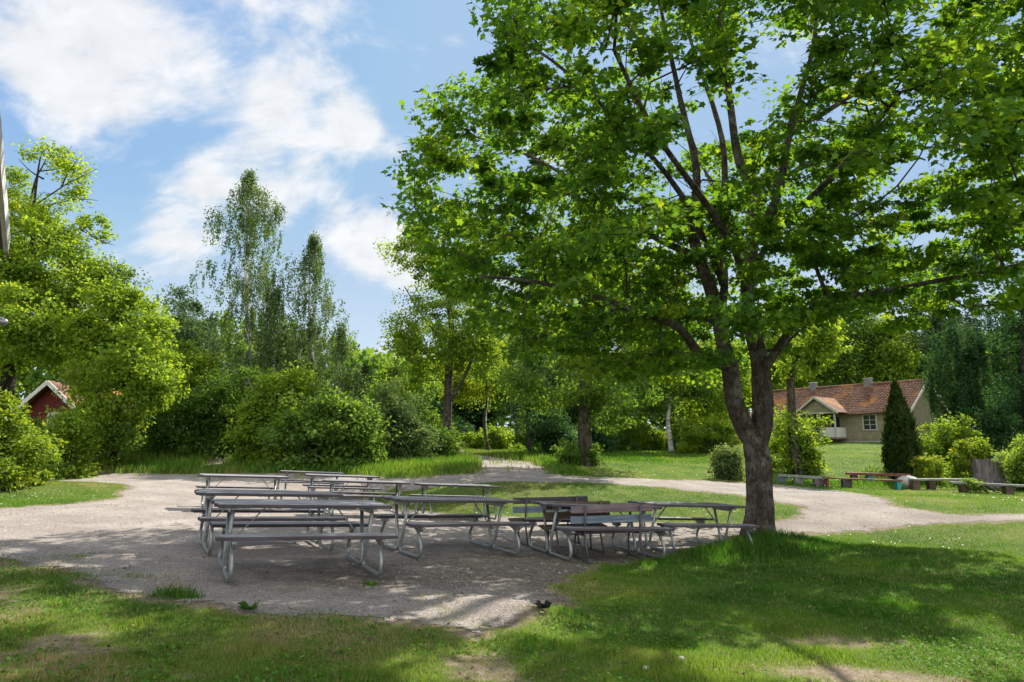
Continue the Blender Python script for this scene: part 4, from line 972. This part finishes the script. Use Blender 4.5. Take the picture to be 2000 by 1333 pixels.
# near building at the left edge: verge of its roof and its wall lamp
def near_building():
    a = P(14, 478, 6.0); b = P(-6, 255, 4.6); ax = unit(b - a); t = thing('wooden_building', 'weathered pale verge board of a building at the left edge', 'building', a)
    b2 = b + ax * 2.4
    mb = MB(); mb.bar((0, 0, 0), b2 - a, .035, .17, .004)
    mb.build('bargeboard', 'trim_white', t)
    mb = MB(); o_ = np.array([-.07, 0, 0]); mb.bar(o_ + [-.0, .02, .02], b2 - a + o_, .09, .13, .004); mb.build('soffit', 'wood_grey', t)
    mb = MB(); V = [np.array([-.1, .03, .09]), b2 - a + [-.1, .03, .09], b2 - a + [-3.5, .0, .35], np.array([-3.5, 0, .35])]; V += [q + [0, 0, -.05] for q in V]
    mb.add(V, [(0, 1, 2, 3), (7, 6, 5, 4), (0, 3, 7, 4), (3, 2, 6, 7), (2, 1, 5, 6), (1, 0, 4, 5)]); mb.build('roof', 'roof_tile', t)
    mb = MB(); g0 = g1(a[0] - 1, a[1]) - a[2]; mb.prism([(-3.4, -3.0), (-.75, -3.0), (-.75, -.2), (-3.4, -.2)], g0, -.05); mb.build('wall', 'wall_cream', t)
    mb = MB(); mb.tube([(.0, .0, -.05), (.015, -.0, -.09), (.02, 0, -.13)], .012, 6); mb.build('gutter_hook', 'iron', t)
    c_ = P(4, 630, 5.6); l = thing('wall_lamp', 'small metal lamp on an arm at the left edge', 'lamp', c_)
    mb = MB(); mb.tube([(-.35, 0, .03), (-.12, 0, .02), (-.05, 0, .01)], .012, 8); mb.build('arm', 'lamp_metal', l)
    mb = MB(); mb.tube([(-.08, 0, .015), (-.03, 0, .012), (.03, 0, .0), (.045, 0, -.004)], [.03, .038, .03, .012], 12); mb.build('lamp_head', 'lamp_metal', l)
near_building()

# ------------------------------------------------------------------ trees and shrubs beyond
def dead_twigs(paths):
    def f(mb, b):
        for pts, r0 in paths:
            q = [P(*p) - b for p in pts]; sp_ = smooth_path(q, 4); mb.tube(sp_, np.linspace(r0, .008, len(sp_)), 5)
    return f
tree('oak_tree', 'tall yellow green oak at the left with bare dead twigs at its top', 'tree', 20, 30,
     [(20, 470, 80, 110), (90, 520, 110, 120), (60, 640, 150, 130), (190, 590, 85, 80), (210, 540, 45, 40), (130, 420, 60, 50, 0, .6), (80, 320, 60, 40, 0, .55), (30, 380, 50, 60, 0, .8), (120, 350, 50, 40, 0, .5), (170, 470, 50, 40, 0, .7), (190, 740, 60, 70), (-20, 740, 45, 80), (60, 690, 120, 40), (-100, 560, 90, 160, 0, .5), (60, 600, 90, 90, -2.5), (40, 500, 80, 80, -2), (180, 520, 60, 50), (140, 650, 80, 60, -1.5)],
     700, 85, .2, .72, 'leaf_bright', 'bark_dark', .34, kind='quad', vb=.03, stems=[([(10, 800, 30), (25, 690, 30), (60, 540, 30), (65, 420, 30), (75, 330, 30), (85, 280, 30)], [.34, .25, .15, .075, .04, .015]), ([(25, 690, 30), (120, 610, 29), (200, 560, 28.5), (245, 620, 28)], [.2, .15, .1, .05])],
     extra=dead_twigs([([(70, 400, 30), (100, 380, 30), (130, 360, 29.5), (160, 345, 29.5), (190, 330, 29.5)], .045), ([(120, 365, 29.6), (135, 335, 29.6), (160, 303, 29.6)], .045), ([(60, 390, 30), (70, 350, 30), (85, 322, 30), (95, 300, 30), (105, 285, 30)], .05),
                       ([(75, 335, 30), (110, 330, 30), (125, 315, 30), (140, 285, 30)], .04), ([(160, 450, 29.5), (195, 470, 29.3), (225, 480, 29.3)], .035), ([(100, 400, 29.8), (150, 390, 29.6), (192, 392, 29.6)], .04), ([(85, 350, 30), (60, 335, 30), (35, 310, 30)], .05)]))
tree('maple_tree', 'bright green broad maple at the foot of the oak, left of the birches', 'tree', 235, 27.5, [(215, 600, 40, 50), (270, 610, 35, 38), (235, 665, 60, 60), (300, 665, 28, 55), (265, 735, 65, 55), (185, 700, 45, 65), (210, 810, 75, 45), (290, 770, 40, 45), (320, 720, 22, 35), (190, 640, 50, 50), (225, 700, 30, 40, -1.6), (270, 640, 24, 28, -1.4), (300, 740, 24, 30, -1.2)], 330, 85, .19, .55, 'leaf_bright', 'bark_dark', .2)
tree('aspen_tree', 'hazy blue green aspen standing far behind, left of the tall birch', 'tree', 365, 52, [(345, 610, 26, 40), (392, 620, 26, 45), (365, 680, 45, 60), (350, 760, 50, 60)], 90, 90, .3, .9, 'leaf_blue', 'bark_brown', .2)
tree('willow_tree', 'light green rounded willow between the bright maple and the tall birch', 'tree', 350, 34, [(345, 720, 55, 55), (370, 780, 60, 60), (320, 770, 45, 60)], 120, 85, .2, .7, 'leaf_bright', 'bark_dark', .18)
GB = 'pendulous birches behind the grass bank'
def birch(label, px, d, top, prof, n, per, tr, vb=0):
    """prof: (py, halfwidth left, halfwidth right) in image px"""
    b = ground_pt(px, d); root = thing('birch_tree', label, 'tree', b, 0, GB); sc = d / FPX
    py = np.array([q[0] for q in prof], float); l = np.array([q[1] for q in prof], float); r = np.array([q[2] for q in prof], float)
    w = (l + r); w = w / w.sum(); y_ = np.interp(rng.random(n), np.concatenate([[0], np.cumsum(w)]), np.concatenate([[top], py]))
    L_ = np.interp(y_, py, l); R_ = np.interp(y_, py, r); a = rng.random(n) * 2 * np.pi; k = rng.random(n) ** .8
    wob = .5 + .95 * fbm(np.cos(a) * 2.2 + 5, y_ * .035, 2, 17)
    ex = np.where(np.cos(a) < 0, L_, R_) * np.cos(a) * k * wob * np.interp(y_, [top, top + 60, top + 160], [.9, 1.25, 1.55])
    pts = np.array([P(px + e, yy, d) for e, yy in zip(ex, y_)]); pts[:, 1] += np.sin(a) * k * (L_ + R_) / 2 * sc
    tp = P(px - 5, top + 15, d)
    seeds = [([b - [0, 0, .1], b + (tp - b) * .33 + [.1, 0, 0], b + (tp - b) * .66 + [-.08, 0, 0], tp], [tr, tr * .7, tr * .4, .02])]
    A, par, ch, rad, ends = grow(seeds, pts + [0, 0, .25], step=.7, minr=.007, wpath=.12)
    mb = MB(); skeleton_mesh(mb, A - b, par, ch, rad, 8); mb.build('trunk', 'bark_birch' if d < 60 else 'bark_brown', root)
    p, N_, D_, s_, v = foliage(pts, pts.mean(0), int(per * .95), .52, .5, .12, .2, 'quad', hang=.85, vbias=vb, outw=.3)
    link('crown', leaf_mesh('crown', p - b, N_, D_, s_, v, 'quad', 1.0), 'leaf_birch', root)
birch('tallest weeping birch, its pointed top against the clouds', 488, 36, 335, [(335, 5, 8), (370, 35, 35), (420, 60, 45), (450, 75, 40), (520, 80, 55), (600, 100, 70), (680, 100, 75), (760, 110, 90), (850, 90, 90)], 640, 62, .2)
birch('slimmer weeping birch to the right of the tallest one', 612, 37, 458, [(458, 5, 8), (490, 22, 25), (540, 40, 45), (600, 50, 55), (650, 55, 60), (720, 70, 60), (800, 70, 60), (860, 60, 50)], 400, 58, .17)
birch('small side birch with one thin drooping top, right of the slim birch', 668, 36, 628, [(628, 4, 6), (650, 18, 22), (690, 22, 24), (740, 30, 24), (800, 35, 25), (860, 30, 25)], 110, 45, .1)
birch('short birch leaning out between the two tall birches', 540, 35, 560, [(560, 5, 8), (620, 32, 32), (700, 55, 60), (780, 70, 70), (860, 60, 70)], 260, 60, .12, .06)
birch('thin birch shoot close right of the tallest birch top', 522, 38, 435, [(435, 3, 3), (460, 8, 8), (520, 12, 12), (560, 14, 14), (640, 20, 20)], 60, 40, .06)
GS = 'shrubs along the grass bank'
SH = [('dark green shrub under the willow', 345, 31, [(345, 830, 55, 55), (400, 820, 45, 60)], 90, 90, .17, .6, 'leaf_mid', 'quad', -.1),
      ('broad mid green shrub at the foot of the tallest birch', 450, 31.5, [(440, 800, 55, 85), (480, 850, 60, 40), (420, 850, 50, 40)], 130, 90, .17, .6, 'leaf_mid', 'quad', -.05),
      ('bright large-leaved shrub in front of the birches', 545, 29, [(545, 780, 50, 45), (580, 755, 35, 30), (520, 825, 50, 50)], 110, 80, .21, .55, 'leaf_bright', 'oval', -.05),
      ('glossy green shrub with long leaves, centre of the bank', 620, 27.5, [(600, 840, 65, 48), (655, 835, 45, 40), (640, 805, 35, 32)], 120, 80, .21, .5, 'leaf_mid', 'oval', .12),
      ('loose green shrub right of the glossy one', 700, 28, [(700, 840, 45, 50), (680, 870, 50, 35)], 80, 80, .19, .5, 'leaf_mid', 'oval', .05),
      ('grey green willow shrub beside the path', 770, 31, [(765, 810, 50, 55), (800, 850, 60, 45), (740, 850, 40, 45)], 120, 90, .15, .55, 'leaf_birch', 'quad', .15),
      ('low dark shrub round the foot of the path tree', 855, 33, [(850, 872, 40, 32), (820, 880, 40, 25)], 70, 80, .15, .45, 'leaf_mid', 'quad', -.15),
      ('pale low bush on the bank, left of the dark gap', 200, 27, [(205, 860, 60, 22), (160, 865, 40, 20)], 60, 80, .15, .4, 'leaf_mid', 'quad', .2),
      ('rounded bush between the yellow bush and the bright maple', 130, 25, [(145, 845, 30, 40), (140, 865, 40, 30)], 80, 80, .16, .45, 'leaf_bright', 'quad', -.05),
      ('dark bush under the cabin roof', 75, 27, [(60, 850, 30, 22), (95, 865, 40, 26)], 60, 80, .16, .4, 'leaf_mid', 'quad', -.05)]
for (lb, px, d, lo, n, per, ls, cr_, lm, kd, vb) in SH: shrub('shrub', lb, px, d, lo, n, per, ls, cr_, lm, GS, kd, vb)
shrub('shrub', 'yellow green leafy bush standing closest at the left edge', 25, 18, [(5, 830, 45, 60), (45, 895, 45, 42), (-40, 880, 70, 70), (5, 800, 25, 30)], 190, 85, .13, .38, 'leaf_yellow', GS, 'oval', -.12)
shrub('shrub', 'low yellow green clump on the grass left of the closest bush', 8, 17, [(0, 928, 28, 18)], 18, 70, .11, .22, 'leaf_yellow', GS, 'oval', -.1)
tree('poplar_tree', 'open crowned poplar with upright grey trunk beside the path', 'tree', 873, 38,
     [(795, 500, 45, 28), (850, 470, 60, 45), (900, 430, 60, 40), (850, 540, 60, 50), (870, 600, 75, 60), (800, 630, 45, 50), (900, 650, 80, 60), (840, 690, 70, 45), (930, 690, 45, 60), (800, 740, 40, 40), (930, 600, 40, 40), (770, 680, 25, 25), (950, 500, 40, 40)],
     400, 70, .2, .68, 'leaf_bright', 'bark_brown', .24, vb=-.12, shell=.4, stems=[([(874, 800, 38), (877, 720, 38), (882, 640, 38), (870, 540, 38), (880, 440, 38)], [.26, .22, .17, .12, .04]), ([(875, 790, 38), (905, 740, 37.5), (925, 690, 37.2), (940, 620, 37)], [.12, .1, .07, .03]), ([(877, 700, 38), (850, 650, 38.5), (820, 610, 39), (790, 560, 39.5)], [.1, .08, .05, .03])])
tree('maple_tree', 'yellow green young maple glowing behind the poplar trunk', 'tree', 955, 46, [(945, 740, 45, 35), (975, 700, 35, 40), (905, 770, 40, 25), (890, 730, 25, 30)], 80, 80, .24, .8, 'leaf_yellow', 'bark_brown', .14)
tree('willow_tree', 'dark drooping willow right of the path opening', 'tree', 1035, 42, [(1030, 690, 40, 55), (1065, 740, 50, 60), (1020, 760, 30, 45), (1080, 680, 40, 50)], 140, 90, .2, .7, 'leaf_blue', 'bark_dark', .2, hang=1.2)
tree('maple_tree', 'tall maple with straight brown trunk behind the tables', 'tree', 1141, 30,
     [(1130, 580, 130, 90), (1050, 640, 90, 70), (1230, 650, 100, 80), (1120, 740, 110, 60), (1200, 780, 90, 50), (1040, 740, 60, 50), (1130, 480, 120, 70), (1270, 560, 60, 60)], 330, 80, .2, .7, 'leaf_mid', 'bark_brown', .34,
     vb=.05, stems=[([(1142, 860, 30), (1143, 780, 30), (1148, 690, 30), (1152, 600, 30), (1150, 480, 30)], [.32, .29, .26, .2, .1]), ([(1148, 700, 30), (1110, 640, 29), (1060, 600, 28.5)], [.12, .09, .05]), ([(1148, 740, 30), (1200, 690, 30.5), (1240, 640, 31)], [.12, .09, .05])])
shrub('shrub', 'small dark shrub left of the straight trunk foot', 1112, 29.5, [(1112, 885, 20, 26)], 22, 80, .13, .35, 'leaf_mid', GS, 'quad', -.05)
shrub('shrub', 'little shrub right of the straight trunk foot', 1162, 30, [(1162, 890, 12, 20)], 14, 70, .13, .28, 'leaf_mid', GS, 'quad', 0)
shrub('shrub', 'big dark round bush behind the straight trunk', 1070, 37, [(1065, 840, 45, 38), (1100, 860, 30, 28)], 80, 90, .17, .55, 'leaf_dark', GS, 'quad', 0)
shrub('shrub', 'light green bush in the path opening', 990, 50, [(985, 855, 28, 20)], 30, 80, .22, .5, 'leaf_bright', GS, 'quad', -.1)
shrub('shrub', 'small light bush left of the far birch stem', 930, 52, [(930, 862, 22, 14)], 22, 80, .22, .45, 'leaf_bright', GS, 'quad', -.1)
GF = 'trees of the wood beyond the lawn'
FT = [('birch with a slim white stem in the path opening', 953, 55, [(950, 720, 35, 40), (945, 660, 25, 30)], 60, 'leaf_mid', 'bark_birch', .14, 'birch_tree'),
      ('pale stemmed tree behind the lawn, left of the big maple', 1308, 46, [(1300, 730, 80, 50), (1250, 780, 60, 40), (1360, 740, 60, 50), (1320, 680, 70, 50)], 150, 'leaf_mid', 'bark_birch', .2, 'broadleaf_tree'),
      ('dark leafy tree behind the lawn, between the straight trunk and the pale stem', 1215, 52, [(1215, 760, 70, 60), (1190, 820, 50, 35), (1240, 700, 60, 60)], 120, 'leaf_mid', 'bark_dark', .22, 'broadleaf_tree'),
      ('bright leafy tree behind the lawn, close left of the big maple trunk', 1400, 50, [(1385, 780, 55, 45), (1400, 710, 70, 50), (1440, 760, 40, 50)], 120, 'leaf_bright', 'bark_brown', .2, 'broadleaf_tree'),
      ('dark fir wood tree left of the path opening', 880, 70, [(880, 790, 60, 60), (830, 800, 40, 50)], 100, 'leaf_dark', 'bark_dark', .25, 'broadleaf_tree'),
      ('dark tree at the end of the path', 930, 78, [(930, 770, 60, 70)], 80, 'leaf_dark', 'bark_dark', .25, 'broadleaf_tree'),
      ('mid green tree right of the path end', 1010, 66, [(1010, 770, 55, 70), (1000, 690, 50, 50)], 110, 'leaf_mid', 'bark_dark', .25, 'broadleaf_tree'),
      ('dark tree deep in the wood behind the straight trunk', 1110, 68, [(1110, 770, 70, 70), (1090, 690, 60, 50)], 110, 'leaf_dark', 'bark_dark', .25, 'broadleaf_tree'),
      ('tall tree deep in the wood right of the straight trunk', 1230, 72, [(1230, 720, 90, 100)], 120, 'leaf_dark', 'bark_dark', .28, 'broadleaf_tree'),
      ('tall tree deep in the wood left of the big maple', 1380, 70, [(1370, 690, 90, 110)], 120, 'leaf_mid', 'bark_dark', .28, 'broadleaf_tree'),
      ('light green tree rising over the left end of the long house', 1545, 78, [(1540, 670, 70, 90), (1530, 740, 60, 50)], 130, 'leaf_bright', 'bark_dark', .26, 'broadleaf_tree'),
      ('darker tree rising behind the house between its chimneys', 1650, 76, [(1650, 660, 70, 80), (1640, 730, 60, 40)], 130, 'leaf_mid', 'bark_dark', .3, 'broadleaf_tree'),
      ('yellow green tree behind the right chimney', 1755, 74, [(1750, 690, 70, 70), (1760, 740, 50, 30)], 110, 'leaf_bright', 'bark_dark', .24, 'broadleaf_tree'),
      ('tall blue green tree behind the gable of the long house', 1860, 72, [(1860, 600, 80, 110), (1840, 700, 70, 70)], 150, 'leaf_blue', 'bark_dark', .3, 'broadleaf_tree'),
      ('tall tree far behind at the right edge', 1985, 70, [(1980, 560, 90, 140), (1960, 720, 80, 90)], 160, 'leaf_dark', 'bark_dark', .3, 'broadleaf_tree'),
      ('rounded tree behind the grass bank, right of the birches', 745, 52, [(745, 800, 50, 40), (715, 830, 40, 30)], 70, 'leaf_mid', 'bark_dark', .2, 'broadleaf_tree'),
      ('bushy tree behind the willow shrub', 820, 55, [(820, 790, 50, 50)], 60, 'leaf_mid', 'bark_dark', .2, 'broadleaf_tree')]
for (lb, px, d, lo, n, lm, bm, tr, nm) in FT:
    tree(nm, lb, 'tree', px, d, lo, n, 75, .0062 * d, .019 * d, lm, bm, tr, group=GF, minr=.012)
def conifer(name, label, px, d, top, basepy, hw, n, leafm, ls, group=None, droop=.3, profile=1.0, full=False, cat='tree', trunk=.1):
    b = ground_pt(px, d); tp = P(px, top, d); h = tp[2] - b[2]; w = hw * d / FPX
    root = thing(name, label, cat, b, 0, group); mb = MB(); mb.tube([(0, 0, -.1), (0, 0, h * .6), (0, 0, h * .98)], [trunk, trunk * .6, .01], 7)
    k = 70 if full else 110
    for i in range(k):
        t = (i + .5) / k; a = i * 2.399; rr = w * ((1 - t) ** profile) * .85; mb.tube([(0, 0, h * t), (math.cos(a) * rr, math.sin(a) * rr, h * t + (rr * .6 if full else -droop * rr))], [.012, .005], 3, False)
    mb.build('trunk', 'bark_dark', root)
    t = 1 - rng.random(n) ** .62; a = rng.random(n) * 2 * np.pi
    if full:
        pr = np.interp(t, [0, .06, .3, .6, .85, 1], [.6, .9, 1, .76, .34, .03])
    else:
        pr = (1 - t) ** profile * (.72 + .28 * np.sin(t * 60 + a * .0)) + .02
    rr = w * pr * (rng.random(n) ** .35) * (.6 + .75 * fbm(np.cos(a) * 3 + 9, t * 14 + np.sin(a) * 3, 3, 61))
    p = np.stack([np.cos(a) * rr, np.sin(a) * rr, h * t - (0 if full else droop * rr)], -1)
    o_ = np.stack([np.cos(a), np.sin(a), 0 * a], -1)
    D_ = unit(o_ * (.45 if full else 1) + np.array([0, 0, 1.0 if full else -.2]) + rng.normal(0, .35, (n, 3))); N_ = unit(o_ + rng.normal(0, .5, (n, 3)))
    v = np.clip(.4 + rng.normal(0, .22, n), 0, 1)
    link('crown', leaf_mesh('crown', p, N_, D_, ls * (.6 + .7 * rng.random(n)), v, 'quad', .45), leafm, root)
    return root
conifer('juniper_tree', 'dense dark columnar juniper in front of the long house', 1750, 28, 745, 925, 33, 17000, 'needle', .17, full=True, cat='juniper')
conifer('spruce_tree', 'small pointed spruce on the skyline right of the birches', 712, 72, 712, 860, 34, 9000, 'needle', .55, 'conifers on the skyline', trunk=.2)
conifer('spruce_tree', 'lower rounded spruce on the skyline beside the poplar', 768, 80, 722, 860, 40, 8000, 'needle', .6, 'conifers on the skyline', profile=.6, trunk=.2)
# right hand side
tree('maple_tree', 'slender tree with dark trunk beside the left end of the house', 'tree', 1549, 30, [(1550, 710, 45, 30), (1590, 680, 45, 35), (1600, 650, 50, 40)], 70, 70, .2, .55, 'leaf_bright', 'bark_brown', .2, vb=-.05,
     stems=[([(1549, 860, 30), (1546, 800, 30), (1545, 740, 30), (1560, 680, 30)], [.2, .19, .17, .08])])
shrub('shrub', 'bright leafy shrub around the slender dark trunk', 1560, 30.5, [(1565, 850, 28, 42), (1530, 860, 25, 50), (1560, 895, 45, 28)], 75, 85, .17, .45, 'leaf_bright', GS, 'oval', -.1)
shrub('shrub', 'silvery low shrub left of the big maple trunk', 1425, 26.5, [(1425, 905, 32, 28)], 45, 85, .13, .35, 'leaf_birch', GS, 'quad', .35)
shrub('shrub', 'sunlit tangle of bushes behind the lawn left of the maple', 1390, 44, [(1375, 850, 55, 28), (1420, 850, 40, 35), (1345, 870, 35, 14)], 80, 80, .2, .5, 'leaf_bright', GS, 'quad', .05)
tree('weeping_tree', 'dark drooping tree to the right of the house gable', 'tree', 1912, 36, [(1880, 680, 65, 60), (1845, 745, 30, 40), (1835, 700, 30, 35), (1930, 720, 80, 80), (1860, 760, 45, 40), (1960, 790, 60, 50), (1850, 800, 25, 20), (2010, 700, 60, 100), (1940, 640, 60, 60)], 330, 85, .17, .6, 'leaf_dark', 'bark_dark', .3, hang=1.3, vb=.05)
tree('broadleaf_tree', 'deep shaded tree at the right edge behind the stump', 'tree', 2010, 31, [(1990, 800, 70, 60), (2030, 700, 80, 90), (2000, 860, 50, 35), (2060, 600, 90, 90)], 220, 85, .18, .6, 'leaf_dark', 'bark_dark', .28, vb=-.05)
shrub('shrub', 'green spreading shrub right of the juniper', 1860, 31, [(1860, 860, 45, 40), (1820, 880, 30, 25), (1880, 880, 30, 30)], 100, 85, .16, .48, 'leaf_bright', GS, 'quad', -.08)
shrub('shrub', 'yellow topped shrub just behind the stump', 1905, 26.5, [(1905, 878, 26, 12), (1872, 905, 16, 18)], 36, 80, .13, .3, 'leaf_yellow', GS, 'oval', -.15)
shrub('shrub', 'pale variegated shrub at the right edge by the stump', 1985, 24.8, [(1990, 915, 22, 26), (2030, 900, 40, 45)], 80, 85, .13, .38, 'leaf_mid', GS, 'oval', .3)
shrub('shrub', 'small golden shrub between juniper and stump', 1812, 26.5, [(1812, 912, 15, 26)], 24, 80, .11, .26, 'leaf_yellow', GS, 'oval', .12)
shrub('shrub', 'low weeds in front of the stump', 1925, 23.4, [(1900, 946, 18, 5)], 12, 70, .1, .2, 'leaf_mid', GS, 'quad', .2)
shrub('shrub', 'low green weeds between juniper and plank benches', 1790, 27.8, [(1720, 928, 30, 7), (1790, 925, 40, 12), (1850, 932, 40, 10)], 70, 70, .1, .26, 'leaf_mid', GS, 'quad', .18)
for (lb, px, d, w_, h_, lm) in [('low bush at the far edge of the lawn, left of the pale stem', 1200, 48, 45, 24, 'leaf_mid'), ('dark low bush at the far edge of the lawn, right behind the straight trunk', 1165, 44, 30, 22, 'leaf_dark'),
        ('bright low bush at the foot of the pale stemmed tree', 1270, 50, 40, 24, 'leaf_bright'), ('low bush between the pale stem and the sunlit tangle', 1330, 50, 36, 24, 'leaf_mid'),
        ('bush at the far end of the path on its right side', 1030, 58, 30, 20, 'leaf_mid'), ('dark bush closing the far end of the path', 905, 68, 34, 22, 'leaf_dark'), ('bright sapling bush left of the path end', 868, 52, 20, 26, 'leaf_bright')]:
    shrub('shrub', lb, px, d, [(px, 868 - h_ * .6, w_, h_)], 50, 80, .0042 * d, .011 * d, lm, GS)
# solid looking wood behind everything
def far_wood():
    n = 52000; x = rng.uniform(-105, 120, n); y = rng.uniform(88, 102, n); top = 9.5 + 4.5 * fbm(x * .07, y * 0, 4, 31) + np.where(x < -30, 2.5, 0)
    g_ = tz(x, y); z = g_ + top * rng.random(n) ** .8 * (.8 + .35 * vnoise(x * .35, y * .3, 12))
    p = np.stack([x, y, z], -1); N_ = unit(rng.normal(0, 1, (n, 3)) + [0, -.6, .5]); D_ = unit(rng.normal(0, 1, (n, 3)))
    v = np.clip(.45 + (fbm(x * .15, z * .2, 3, 14) - .5) * 1.2 + rng.normal(0, .15, n), 0, 1)
    tag(link('far_wood', leaf_mesh('far_wood', p, N_, D_, 1.0 * (.6 + .7 * rng.random(n)), v, 'quad', 1.3), 'leaf_mid'), 'unbroken mass of far woodland behind the trees', 'wood', kind='stuff')
far_wood()
print('polys', sum(len(o.data.polygons) for o in bpy.data.objects if o.type == 'MESH'))
